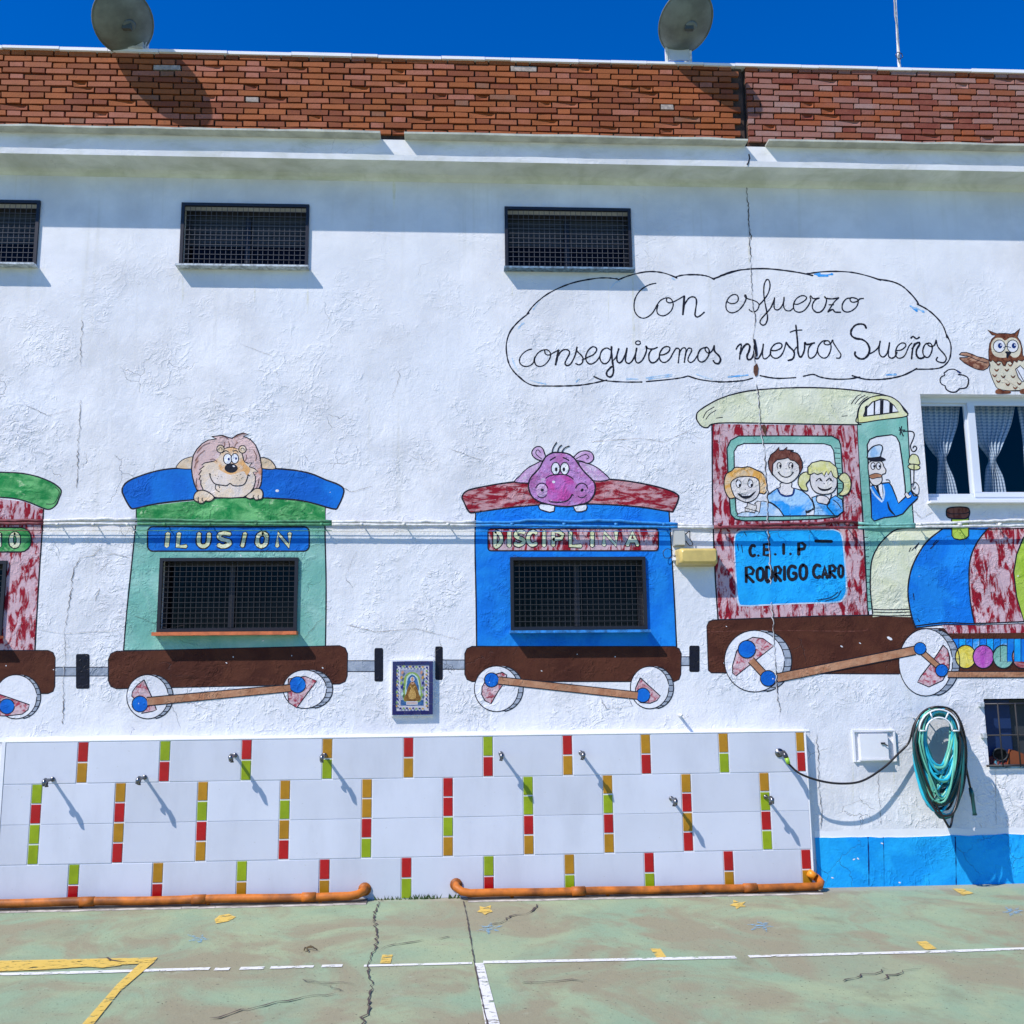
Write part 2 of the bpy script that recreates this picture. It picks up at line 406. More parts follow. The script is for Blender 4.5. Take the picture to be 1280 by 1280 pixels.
def seg(P, n=14): 
    o = []
    for a, c in zip(P[:-1], P[1:]): o += [(a[0]+(c[0]-a[0])*i/n, a[1]+(c[1]-a[1])*i/n) for i in range(n)]
    return o+[P[-1]]
b = MB(); gstroke(b, seg([(-60, 1220), (60, 1217.3), (200, 1213.3), (262, 1211.5)]), .055, MW)
gstroke(b, seg([(268, 1212.3), (287, 1211.8)], 3), .055, MW); gstroke(b, seg([(300, 1211.3), (330, 1210.6)], 4), .055, MW)
gstroke(b, seg([(338, 1210.3), (392, 1208.9)], 4), .05, MW); gstroke(b, seg([(402, 1208.4), (428, 1207.8)], 4), .05, MW)
gstroke(b, seg([(455, 1208), (590, 1204.6)], 6), .04, MW); gstroke(b, seg([(604, 1203.5), (725, 1201.3), (920, 1197.3)]), .055, MW)
gstroke(b, seg([(936, 1196.3), (1180, 1190), (1350, 1184)]), .05, MW)
tag(b.build('court_line'), 'thin broken white court line running along the wall', 'court line', kind='structure')
b = MB(); gpoly(b, [(593.5, 1205), (604.5, 1204.6), (612, 1234), (627, 1290), (637, 1330), (618, 1330), (607, 1284), (600, 1245)], MW, .005)
tag(b.build('court_line'), 'wide white court line running away from the wall', 'court line', kind='structure')
b = MB(); gpoly(b, [(-60, 1201), (0, 1202), (120, 1199.6), (197, 1198), (193, 1203), (172, 1206), (160, 1206.5), (128, 1211), (108, 1209.5), (60, 1213), (0, 1215.4), (-60, 1217)], MY, .006)
gpoly(b, [(174, 1206), (193, 1203.2), (150, 1240), (118, 1280), (84, 1326), (68, 1326), (104, 1280), (146, 1232)], MY, .006)
tag(b.build('court_line'), 'yellow painted corner marking at the lower left', 'court line', kind='structure')
MY2 = line_mat('worn_yellow_paint', (.68, .46, .09), .55, sc=11)
def patch(P, m, lab):
    m = MY2 if m is MY else m
    b = MB(); gpoly(b, P, m, .004); tag(b.build('floor_marking'), lab, 'floor marking', kind='structure')
patch([(478, 1194), (491, 1194), (488, 1205), (475, 1205)], MY, 'yellow square next to the long floor crack')
patch([(813, 1186.5), (825, 1186), (833, 1197), (821, 1198)], MY, 'yellow slanted square on the white line')
patch([(1145, 1178), (1158, 1177), (1171, 1186.5), (1157, 1188)], MY, 'yellow slanted square near the right white line')
patch([(1190, 1111), (1203, 1111.5), (1217, 1117), (1204, 1120)], MY, 'yellow dash below the blue plinth')
def star(cx, cy, rx, ry, m, lab, rot=.3, n=5, inn=.5):
    P = []
    for i in range(n*2):
        a = math.pi*i/n+rot; r = (1 if i % 2 == 0 else inn)*R.uniform(.8, 1.15); P.append((cx+rx*r*math.cos(a), cy+ry*r*math.sin(a)))
    patch(P, m, lab)
star(606, 1138.5, 12, 7, MY, 'small yellow star painted by the right pipe end', .3, 5, .62)
star(923, 1131.5, 13, 6, MY, 'worn yellow star below the orange pipe', .5)
patch([(268, 1150), (274, 1145), (286, 1143), (295, 1147), (286, 1152), (270, 1155)], MY, 'yellow blot below the left pipe')
star(248, 1174, 17, 7, MBL, 'faint blue scribbled star at left', .1, 5, .42)
star(612, 1161, 18, 7.5, MBL, 'blue scribbled star near the middle', .6, 6, .4)
star(952, 1157.5, 19, 7.5, MBL, 'blue scribbled star to the right of centre', .2, 6, .4)
star(1268, 1140, 18, 7, MBL, 'blue scribbled star at the right edge', .9, 6, .4)
def gcrack(P, w, lab, jag=.012):
    b = MB(); gstroke(b, P, w, M['crack'], .008, jag, taper=True); tag(b.build('floor_crack'), lab, kind='structure')
gcrack([(477, 1125), (466, 1145), (468, 1160), (472, 1168), (468, 1190), (461, 1206), (463, 1228), (462, 1250), (455, 1282), (450, 1320)], .011, 'long jagged crack across the court', .008)
gcrack([(578.8, 1127), (583.5, 1147), (593, 1205), (601, 1245), (609, 1282), (616, 1320)], .007, 'straight expansion joint in the court', .001)
gcrack([(672, 1131), (662, 1142), (640, 1146), (628, 1154), (612, 1157)], .012, 'short crack below the right pipe')
gcrack([(472, 1187), (500, 1180), (530, 1176)], .012, 'side branch of the long crack')
gcrack([(546, 1175), (560, 1172), (570, 1173)], .013, 'short crack left of the joint')
gcrack([(268, 1275), (320, 1260), (370, 1250), (420, 1243)], .012, 'fine crack at lower left')
gcrack([(1052, 1228), (1075, 1222), (1110, 1212)], .012, 'dark scuff at lower right'); gcrack([(1098, 1228), (1118, 1219), (1150, 1212)], .013, 'second dark scuff at lower right')
gcrack([(118, 1198), (140, 1201), (158, 1204)], .012, 'crack through the yellow marking')
gcrack([(650, 1230), (700, 1228), (740, 1225)], .010, 'fine crack right of the wide line'); gcrack([(430, 1240), (380, 1226), (445, 1232)], .006, 'hairline near the long crack')
# dead leaves, grit and little weeds along the foot of the wall
b = MB(); ML = plain('dry_leaf', (.10, .07, .03), .8, var=.5, sc=40)
for i in range(150):
    x = R.uniform(-9, 9); y = -R.random()**2*4-.12; r = R.uniform(.003, .009); a = R.random()*6
    b.add([(x+math.cos(a+k*1.57)*r*(1 if k % 2 else .5), y+math.sin(a+k*1.57)*r*(1 if k % 2 else .5), .012+.004*(k % 2)) for k in range(4)], [(0, 1, 2, 3)], ML)
for (px, py, n) in ((382, 1187, 4),):
    c = gr(px, py)
    for i in range(n):
        a = R.random()*6; L = R.uniform(.03, .07); b.tube([(c.x, c.y, .01), (c.x+math.cos(a)*L, c.y+math.sin(a)*L, .02), (c.x+math.cos(a)*L*1.6, c.y+math.sin(a)*L*1.6, .01)], .004, ML, 4)
tag(b.build('leaf_litter'), 'dry leaf scraps and grit strewn over the court', kind='stuff')
b = MB(); MG = plain('weed_green', (.05, .10, .025), .7, var=.5, sc=60)
def clump(px, py, n, h=.05):
    c = gr(px, py)
    for i in range(n):
        a = R.uniform(0, 6.28); l = h*R.uniform(.5, 1.3); x = c.x+R.gauss(0, .02); y = -.075-R.random()*.02; wv = .006
        b.add([(x-wv, y, 0), (x+wv, y, 0), (x+math.cos(a)*l*.6, y-abs(math.sin(a))*l*.4, l)], [(0, 1, 2)], MG)
for px in range(472, 578, 4): clump(px+R.uniform(-2, 2), 1121, R.choice((1, 2, 9 if px > 515 else 2)), .035)
for px in (60, 200, 333, 700, 850, 980): clump(px, 1124, 3, .02)
tag(b.build('weeds'), 'tiny weeds sprouting along the foot of the tiled wall', kind='stuff')

# ------------------------------------------------------------------ building shell
BLD = empty('school_building', (0, 0, 0), 'long white rendered school building with train mural and brick parapet', 'building')
LC = .27; LF = .15                      # cornice and brick face stand-off
Zcb = at(640, 203, -LC).z; Zct = at(640, 195.5, -LC).z
Zlb = at(640, 168, -LC).z; Zlt = at(640, 165.6, -LC).z
Zcop = at(640, 72.5, -LF-.03).z; ZB1 = at(640, 76.5, -LF).z
XL, XR, DEEP = -13.0, 15.0, 7.0
Zwall = Zcb
def zr(px0, py0, px1, py1, Y=0):   # window rectangle from photo corners -> x0,z0,x1,z1
    a, c = at(px0, (py0+py1)/2, Y), at(px1, (py0+py1)/2, Y); d, e = at((px0+px1)/2, py0, Y), at((px0+px1)/2, py1, Y)
    return (a.x, e.z, c.x, d.z)
WIN = {'u0': zr(-110, 251, 48, 331), 'u1': zr(226.5, 256, 385.5, 334), 'u2': zr(631.5, 261, 788.5, 337), 
       'l0': zr(-166, 702, 5.5, 795), 'l1': zr(199, 698, 371.5, 789), 'l2': zr(638.5, 697, 807, 787), 'r': zr(1155.5, 493, 1308, 627), 'b': zr(1233, 873, 1330, 960)}
def hole(k): x0, z0, x1, z1 = WIN[k]; return [(x0, z0), (x1, z0), (x1, z1), (x0, z1)]
xs = sorted(set([XL, XR]+[v for r in WIN.values() for v in (r[0], r[2])])); zs = sorted(set([-.02, Zwall]+[v for r in WIN.values() for v in (r[1], r[3])]))
b = MB()
for i in range(len(xs)-1):
    for j in range(len(zs)-1):
        cx, cz = (xs[i]+xs[i+1])/2, (zs[j]+zs[j+1])/2
        if any(r[0] < cx < r[2] and r[1] < cz < r[3] for r in WIN.values()): continue
        b.add([(xs[i], 0, zs[j]), (xs[i+1], 0, zs[j]), (xs[i+1], 0, zs[j+1]), (xs[i], 0, zs[j+1])], [(0, 1, 2, 3)], M['white'])
b.add([(XL, 0, 0), (XL, DEEP, 0), (XL, DEEP, Zwall), (XL, 0, Zwall)], [(0, 1, 2, 3)], M['white'])
b.add([(XR, 0, 0), (XR, DEEP, 0), (XR, DEEP, Zwall), (XR, 0, Zwall)], [(0, 1, 2, 3)], M['white'])
b.add([(XL, DEEP, 0), (XR, DEEP, 0), (XR, DEEP, Zwall), (XL, DEEP, Zwall)], [(0, 1, 2, 3)], M['white'])
me = b.mesh('wall')
wall = link('wall', me, [], BLD)
# cornice: a wavy hand-trowelled edge
def wavy(name, prof, m_top, m_under, amp, seed, x0=XL, x1=XR, skip=()):
    rr = random.Random(seed); b = MB(); n = 360; rows = []
    ph = [(rr.uniform(.5, 9), rr.uniform(0, 6), rr.uniform(.2, 1)) for _ in range(9)]
    for i in range(n+1):
        x = x0+(x1-x0)*i/n; dz = amp*sum(a*math.sin(f*x+p) for f, p, a in ph)/3+rr.gauss(0, amp*.25)
        rows.append([(x, y, z+(dz if e else 0)) for y, z, e in prof])
    k = len(prof)
    vs = [v for r in rows for v in r]
    for i in range(n):
        for j in range(k-1):
            q = (i*k+j, (i+1)*k+j, (i+1)*k+j+1, i*k+j+1)
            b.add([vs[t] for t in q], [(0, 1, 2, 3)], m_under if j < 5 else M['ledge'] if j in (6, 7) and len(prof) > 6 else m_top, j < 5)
    return b
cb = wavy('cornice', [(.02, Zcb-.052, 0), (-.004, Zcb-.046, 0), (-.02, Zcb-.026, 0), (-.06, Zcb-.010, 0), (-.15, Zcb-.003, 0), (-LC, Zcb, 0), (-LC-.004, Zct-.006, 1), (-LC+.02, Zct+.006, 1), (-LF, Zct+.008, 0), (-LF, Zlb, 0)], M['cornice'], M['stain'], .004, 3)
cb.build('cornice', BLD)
# ledge under the bricks, broken away in two places
ntc = [(at(475, 167, -LC).x, at(505, 167, -LC).x), (at(936, 175, -LC).x, at(962, 175, -LC).x)]
rr = random.Random(11)
for x0, x1 in [(XL, ntc[0][0]), (ntc[0][1], ntc[1][0]), (ntc[1][1], XR)]:
    x = x0; b = MB(); P_ = [(x0, 0, 0)]
    while x < x1-1e-4: x = min(x1, x+rr.uniform(.10, .34)); P_.append((x, rr.uniform(-.004, .006), rr.uniform(-.005, .006)))
    vs = []
    for x, o_, t_ in P_: vs += [(x, -LF+.02, Zlb), (x, -LF-.10-o_, Zlb+t_*.3), (x, -LF-.10-o_, Zlt+t_), (x, -LF+.02, Zlt+t_)]
    for i in range(len(P_)-1):
        for j in range(4): b.add([vs[4*i+j], vs[4*i+4+j], vs[4*i+4+(j+1) % 4], vs[4*i+(j+1) % 4]], [(0, 1, 2, 3)], M['ledge'])
    b.add(vs[:4], [(0, 1, 2, 3)], M['ledge']); b.add(vs[-4:], [(0, 1, 2, 3)], M['ledge']); b.build('ledge', BLD)
# parapet mortar core + coping
MM = plain('dark_mortar', (.06, .034, .024), .95, var=.5, sc=12, bump=.004, bsc=60)
b = MB(); JX = at(931, 130, -LF).x
b.box((XL, -LF+.014, Zlb), (JX-.012, .08, Zcop-.02), MM); b.box((JX+.012, -LF+.014, Zlb), (XR, .08, Zcop-.02), MM); b.box((JX-.03, -LF+.05, Zlb), (JX+.03, .07, Zcop-.03), M['crack'])
PAR = b.build('parapet', BLD); PAR['label'] = 'brick parapet above the white cornice'
b = MB(); rr = random.Random(5); x = XL
while x < XR:
    e = x+rr.uniform(.15, .6); t = rr.gauss(0, .0018); b.box((x, -LF-.035+rr.uniform(-.006, .004), Zcop-.024+rr.uniform(-.005, .003)), (e-.004, .12, Zcop+t), M['smooth']); x = e
b.build('coping', BLD)
b = MB(); b.box((XL, .08, Zcop-.35), (XR, DEEP, Zcop-.30), MM); b.build('roof', BLD)
# bricks
def brick_mat(name, cols, dirt):
    m, t, bs = mat(name); p = pos(t)
    oi = N(t, 'ShaderNodeObjectInfo'); ge = N(t, 'ShaderNodeNewGeometry')
    rv = mth(t, 'FRACT', mth(t, 'ADD', oi.outputs['Random'], mth(t, 'MULTIPLY', ge.outputs['Random Per Island'], 1.0)))
    cr = N(t, 'ShaderNodeValToRGB'); cr.color_ramp.interpolation = 'CONSTANT'; t.links.new(rv, cr.inputs[0])
    els = cr.color_ramp.elements
    while len(els) < len(cols): els.new(.5)
    for i, (pp, c) in enumerate(cols): els[i].position = pp; els[i].color = c+(1,)
    base = mix(t, ramp(t, noise(t, p, 9, 6, .65), .35, .7, 0, .55), cr.outputs[0], dirt)
    base = mix(t, ramp(t, noise(t, p, 45, 4, .6), .6, .72, 0, .5), base, (.05, .025, .015))
    base = mix(t, ramp(t, noise(t, mapping(t, p, (1, 1, 1), (8, 8, 8)), .9, 5, .7), .58, .75, 0, .25), base, (.32, .17, .13))
    t.links.new(base, bs.inputs['Base Color']); bs.inputs['Roughness'].default_value = .85
    b = N(t, 'ShaderNodeBump'); b.inputs['Distance'].default_value = .003; b.inputs['Strength'].default_value = .7
    t.links.new(noise(t, p, 70, 4, .7), b.inputs['Height']); t.links.new(b.outputs[0], bs.inputs['Normal']); return m
BA = brick_mat('orange_brick', [(0, (.30, .078, .016)), (.22, (.34, .092, .024)), (.42, (.22, .052, .013)), (.6, (.33, .10, .045)), (.75, (.20, .045, .016)), (.90, (.36, .125, .08)), (.97, (.22, .10, .06))], (.24, .066, .012))
BB = brick_mat('mixed_brick', [(0, (.27, .125, .10)), (.25, (.24, .085, .06)), (.42, (.29, .068, .016)), (.60, (.29, .145, .12)), (.74, (.18, .035, .018)), (.88, (.32, .19, .165)), (.95, (.24, .065, .022))], (.30, .10, .06))
BG = plain('patched_grey_brick', (.36, .30, .26), .9, var=.3, sc=30)
pa, pb = at(82, 110, -LF), at(136, 110, -LF); PER = abs(pb.x-pa.x)
NC = 12; CH = (ZB1-at(640, 165.5, -LF).z)/NC; NC = 13
SL, HL = PER*.630, PER*.300
def bmesh_of(L, seed, m, broken=False):
    rr = random.Random(seed); b = MB(); j = .0028; h = CH*.77; y0 = -.014
    vs = [(sx*L/2+rr.uniform(-j, j), y, sz*h/2+rr.uniform(-j, j)) for y in (y0+.026, y0+rr.uniform(-.003, .004)) for sx, sz in ((-1, -1), (1, -1), (1, 1), (-1, 1))]
    vs = vs[:4]+[(v[0]*.985, v[1], v[2]*.95) for v in vs[4:]]
    if broken:
        mx = rr.uniform(-.2, .2)*L
        top = [(mx, y0+.012, h*.42), (L*.3, y0+.018, h*.3), (mx, y0+.010, -h*.2)]
        b.add(vs+top, [(4, 5, 10), (5, 9, 10), (5, 6, 9), (6, 8, 9), (6, 7, 8), (7, 4, 10, 8), (8, 10, 9), (0, 1, 5, 4), (1, 2, 6, 5), (2, 3, 7, 6), (3, 0, 4, 7)], m); 
    else: b.add(vs, [(4, 5, 6, 7), (0, 1, 5, 4), (1, 2, 6, 5), (2, 3, 7, 6), (3, 0, 4, 7)], m)
    return b
meshes = {}
for nm, mm in (('a', BA), ('b', BB), ('g', BG)):
    for k, L in (('s', SL), ('h', HL)):
        meshes[nm+k] = [bmesh_of(L, 10+i, mm, i == 5).mesh('brick') for i in range(6)]
bulk = MB(); nb = 0; XA, XB = at(-12, 110, -LF).x, at(1292, 120, -LF).x
for r in range(-1, NC):
    z = ZB1-CH*(r+.5) if r >= 0 else None
    if r < 0: continue
    off = (PER/2 if r % 2 else 0)+.07+.006*math.sin(r*2.1); i0 = int((XL-off)/PER)-1
    for i in range(i0, int((XR-off)/PER)+2):
        for kind, L, cx in (('s', SL, 0), ('h', HL, PER*.5)):
            x = off+i*PER+cx
            if x-L/2 < XL or x+L/2 > XR: continue
            side = 'a' if x < JX else 'b'; LL = L; xc = x
            if x-L/2 < JX+.015 and x > JX: LL = x+L/2-(JX+.018); xc = x+L/2-LL/2
            if x+L/2 > JX-.015 and x <= JX: LL = (JX-.018)-(x-L/2); xc = x-L/2+LL/2
            if LL < .03: continue
            zj = z+R.gauss(0, .0022)+.006*math.sin(x*.7+1)
            full = abs(LL-L) < 1e-6
            rnd = R.random(); vi = 5 if rnd < .07 else R.randrange(5)
            g = side if rnd < .994 else 'g'
            if rnd > .988 and side == 'a': g = 'g'
            if kind == 's' and XA < x < XB and full and nb < 300:
                o = bpy.data.objects.new('brick', meshes[g+'s'][vi]); COL.objects.link(o); o.parent = PAR; o.location = (xc, -LF, zj); nb += 1
            else:
                src = bmesh_of(LL, R.randrange(10**6), {'a': BA, 'b': BB, 'g': BG}[g], vi == 5)
                bulk.add([(v[0]+xc, v[1]-LF, v[2]+zj) for v in src.v], src.f, src.mats[0])
o = bulk.build('brick_infill', PAR); o['kind'] = 'stuff'
print('bricks', nb)
# plinth, smooth band over the tiled board
b = MB(); px0 = at(1020, 1076).x; rr = random.Random(4); zt = at(1150, 1045).z; x = px0; n = 170; top = []
for i in range(n+1): 
    xx = px0+(XR-px0)*i/n; top.append((xx, zt+.004*math.sin(xx*3)+rr.gauss(0, .003)))
vs = []
for xx, zz in top: vs += [(xx, -.006, -.01), (xx, -.006, zz), (xx, .0, zz+.002)]
for i in range(n): b.add([vs[3*i], vs[3*i+3], vs[3*i+4], vs[3*i+1]], [(0, 1, 2, 3)], M['cyan']); b.add([vs[3*i+1], vs[3*i+4], vs[3*i+5], vs[3*i+2]], [(0, 1, 2, 3)], M['smooth'])
pl = b.build('plinth', BLD)
b = MB(); vs = []
for i, (xx, zz) in enumerate(top): vs += [(xx, -.0015, zz-.01), (xx, -.0015, zz+.055+.006*math.sin(xx*4)+rr.gauss(0, .004))]
for i in range(n): b.add([vs[2*i], vs[2*i+2], vs[2*i+3], vs[2*i+1]], [(0, 1, 2, 3)], M['smooth'])
b.build('white_band', BLD); pl['label'] = 'bright blue painted plinth'
p = Paint(0, .0180)
for xx in (1084.5, 1103.5, 1193.5): p.stroke([(xx, 1046), (xx+.8, 1070), (xx+1.2, 1107)], 1.0 if xx != 1103.5 else .5, M['navy'], jit=.8)
for cx, cy in ((1067, 1074), (1124, 1103), (1040, 1097), (1102, 1054), (1072, 1073)): p.fill(ell(cx, cy, 1.8, .9, R.uniform(-40, 60), 6), M['smooth'])
p.build('plinth_joint', BLD)

# ------------------------------------------------------------------ windows
MI = plain('black_iron', (.018, .018, .024), .45, .3)
MGR = plain('grille_wire', (.10, .10, .115), .7, 0, spec=.2); MGR2 = plain('dull_grille_wire', (.045, .043, .045), .7, 0, spec=.2)
MGL = plain('dark_glass', (.003, .004, .007), .08, spec=.10)
MSH = plain('grey_shutter', (.026, .030, .036), .6, var=.15, sc=3)
MALU = plain('white_aluminium', (.62, .66, .72), .35, spec=.5)
MREV = plain('window_reveal', (.60, .61, .60), .8, var=.08)
MROOM = plain('dark_room', (.016, .018, .022), .9)
MORG = plain('terracotta_sill', (.55, .14, .045), .6, var=.25, sc=14)
MBS = plain('blue_sill', (.02, .20, .55), .6, var=.5, sc=25)
MWS = plain('flaked_white_sill', (.42, .46, .50), .7, var=.45, sc=30)
def grilled(k, label, nx, nz, sill, sillL=.085, shutter=True, rev=MREV, drop=.02):
    x0, z0, x1, z1 = WIN[k]; D = .17; b = MB(); fr = .022
    b.add([(x0, 0, z0), (x0, D, z0), (x0, D, z1), (x0, 0, z1)], [(0, 1, 2, 3)], rev); b.add([(x1, 0, z0), (x1, D, z0), (x1, D, z1), (x1, 0, z1)], [(0, 1, 2, 3)], rev)
    b.add([(x0, 0, z1), (x1, 0, z1), (x1, D, z1), (x0, D, z1)], [(0, 1, 2, 3)], rev); b.add([(x0, 0, z0), (x1, 0, z0), (x1, D, z0), (x0, D, z0)], [(0, 1, 2, 3)], rev)
    b.box((x0, D, z0), (x1, D+.3, z1), MROOM)
    xm = (x0+x1)/2; y0, y1 = D-.045, D-.005; t = .035
    for a, c in (((x0, y0, z1-t*1.3), (x1, y1, z1)), ((x0, y0, z0), (x1, y1, z0+t)), ((x0, y0+.001, z0+t), (x0+t, y1, z1-t*1.3)), ((x1-t, y0+.001, z0+t), (x1, y1, z1-t*1.3)), ((xm-.022, y0-.008, z0+t), (xm+.022, y1, z1-t*1.3))): b.box(a, c, MI)
    wnd = b.build('window', BLD); wnd['label'] = label; wnd['z'] = 0; del wnd['z']
    for a, c in ((x0+t, xm-.022), (xm+.022, x1-t)):
        q = MB(); q.box((a, D-.028, z0+t), (c, D-.020, z1-t*1.3), MGL); q.build('pane', wnd)
    if shutter:
        q = MB(); zz = z1-t*1.3
        while zz > z1-(z1-z0)*.52: q.box((x0+t, D-.034, zz-.028), (xm-.024, D-.029, zz-.002), MSH); q.box((xm+.024, D-.034, zz-.028), (x1-t, D-.029, zz-.002), MSH); zz -= .03
        q.build('roller_shutter', wnd)
    wm_ = MGR if k[0] == 'u' else MGR2; g = MB()   # welded mesh with its flat frame, just proud of the wall
    for a, c in (((x0-.004, -.020, z1-fr), (x1+.004, .006, z1+.004)), ((x0-.004, -.020, z0-.002), (x1+.004, .006, z0+fr)), ((x0-.004, -.0195, z0+fr), (x0+fr, .006, z1-fr)), ((x1-fr, -.0195, z0+fr), (x1+.004, .006, z1-fr))): g.box(a, c, MI)
    for i in range(1, nx): 
        x = x0+fr+(x1-x0-2*fr)*i/nx; e = R.uniform(-.002, .002); g.box((x-.0017+e, -.006, z0+fr), (x+.0017+e, -.003, z1-fr), wm_)
    for j in range(1, nz): 
        z = z0+fr+(z1-z0-2*fr)*j/nz; g.box((x0+fr, -.0100, z-.0016), (x1-fr, -.0065, z+.0016), wm_)
    g.build('grille', wnd)
    s = MB(); rr = random.Random(hash(k) % 99 if False else len(label)); n = 14; zs_ = z0-.003
    for i in range(n):
        a, c = x0-.015+(x1-x0+.03)*i/n, x0-.015+(x1-x0+.03)*(i+1)/n
        s.add([(a, 0, zs_), (c, 0, zs_), (c, -sillL, zs_-.006), (a, -sillL, zs_-.006), (a, 0, zs_-drop), (c, 0, zs_-drop), (c, -sillL, zs_-drop-rr.uniform(0, .003)), (a, -sillL, zs_-drop-rr.uniform(0, .003))], [(0, 1, 2, 3), (3, 2, 6, 7), (7, 6, 5, 4), (0, 3, 7, 4), (1, 5, 6, 2)], sill)
    s.build('sill', wnd)
    return wnd
grilled('u0', 'high barred window at the left edge of the photo', 22, 12, MWS)
grilled('u1', 'high barred window above the lion wagon', 23, 12, MWS)
grilled('u2', 'high barred window above the start of the painted cloud', 23, 12, plain('flaked_blue_sill', (.12, .19, .27), .7, var=.6, sc=30))
grilled('l0', 'low barred window in the red wagon', 23, 12, MORG, .10, False)
grilled('l1', 'low barred window in the green wagon with orange sill', 23, 13, MORG, .105, False, drop=.030)
grilled('l2', 'low barred window in the blue wagon with blue sill', 23, 12, MBS, .105, False, drop=.024)
# curtained window at right
def gingham():
    m, t, bs = mat('gingham_cloth'); uv = N(t, 'ShaderNodeUVMap').outputs[0]
    se = N(t, 'ShaderNodeSeparateXYZ'); t.links.new(uv, se.inputs[0])
    f = lambda o: ramp(t, mth(t, 'PINGPONG', se.outputs[o], .5), .2, .3)
    s = mth(t, 'MULTIPLY', mth(t, 'ADD', f(0), f(1)), .5)
    t.links.new(mix(t, s, (.50, .55, .60), (.15, .22, .31)), bs.inputs['Base Color']); bs.inputs['Roughness'].default_value = .9
    return m
MGING = gingham()
def glassm():
    m, t, bs = mat('window_glass'); t.nodes.remove(bs)
    o = [n for n in t.nodes if n.type == 'OUTPUT_MATERIAL'][0]
    tr = N(t, 'ShaderNodeBsdfTransparent'); gl = N(t, 'ShaderNodeBsdfGlossy'); gl.inputs['Roughness'].default_value = .02; tr.inputs[0].default_value = (.92, .95, .97, 1)
    lw_ = N(t, 'ShaderNodeLayerWeight'); lw_.inputs[0].default_value = .5; fr_ = mth(t, 'MULTIPLY_ADD', mth(t, 'POWER', lw_.outputs['Facing'], 4.0), .6, .035); mx = N(t, 'ShaderNodeMixShader')
    t.links.new(fr_, mx.inputs[0]); t.links.new(tr.outputs[0], mx.inputs[1]); t.links.new(gl.outputs[0], mx.inputs[2]); t.links.new(mx.outputs[0], o.inputs[0]); return m
MGLASS = glassm()
x0, z0, x1, z1 = WIN['r']; D = .14
b = MB()
for q in ([(x0, 0, z0), (x0, D, z0), (x0, D, z1), (x0, 0, z1)], [(x1, 0, z0), (x1, D, z0), (x1, D, z1), (x1, 0, z1)], [(x0, 0, z1), (x1, 0, z1), (x1, D, z1), (x0, D, z1)], [(x0, 0, z0), (x1, 0, z0), (x1, D, z0), (x0, D, z0)]): b.add(q, [(0, 1, 2, 3)], M['smooth'])
RB = D+1.6
for q in ([(x0-.4, D, z0-.3), (x0-.4, RB, z0-.3), (x0-.4, RB, z1+.3), (x0-.4, D, z1+.3)], [(x1+.4, D, z0-.3), (x1+.4, RB, z0-.3), (x1+.4, RB, z1+.3), (x1+.4, D, z1+.3)], [(x0-.4, RB, z0-.3), (x1+.4, RB, z0-.3), (x1+.4, RB, z1+.3), (x0-.4, RB, z1+.3)],
          [(x0-.4, D, z1+.3), (x1+.4, D, z1+.3), (x1+.4, RB, z1+.3), (x0-.4, RB, z1+.3)], [(x0-.4, D, z0-.3), (x1+.4, D, z0-.3), (x1+.4, RB, z0-.3), (x0-.4, RB, z0-.3)]): b.add(q, [(0, 1, 2, 3)], MROOM)
xm = at(1213, 560, D-.03).x; t = .045
for a, c in (((x0, D-.055, z1-.05), (x1, D, z1)), ((x0, D-.055, z0), (x1, D, z0+.055)), ((x0, D-.054, z0+.055), (x0+.03, D, z1-.05)), ((x1-.04, D-.054, z0+.055), (x1, D, z1-.05))): b.box(a, c, MALU)
rw = b.build('window', BLD); rw['label'] = 'white sliding window with gingham curtains at the right'
q = MB(); q.box((x0+.03, D-.034, z1-.072), (xm, D-.014, z1-.05), MALU); q.box((x0+.03, D-.034, z0+.055), (xm, D-.014, z0+.085), MALU); q.box((xm-.03, D-.036, z0+.085), (xm+.004, D-.012, z1-.072), MALU); q.build('sash_frame', rw)
q = MB(); q.box((xm-.012, D-.062, z1-.075), (x1-.04, D-.038, z1-.05), MALU); q.box((xm-.012, D-.062, z0+.055), (x1-.04, D-.038, z0+.095), MALU); q.box((xm-.012, D-.064, z0+.0951), (xm+.048, D-.036, z1-.075), MALU); q.build('sash_frame', rw)
q = MB(); q.add([(x0+.03, D-.024, z0+.085), (xm-.03, D-.024, z0+.085), (xm-.03, D-.024, z1-.072), (x0+.03, D-.024, z1-.072)], [(0, 1, 2, 3)], MGLASS); q.build('pane', rw)
q = MB(); q.add([(xm+.048, D-.05, z0+.095), (x1-.04, D-.05, z0+.095), (x1-.04, D-.05, z1-.075), (xm+.048, D-.05, z1-.075)], [(0, 1, 2, 3)], MGLASS); q.build('pane', rw)
s = MB(); s.box((x0-.015, -.075, z0-.020), (x1+.05, 0, z0-.002), M['smooth']); s.build('sill', rw)
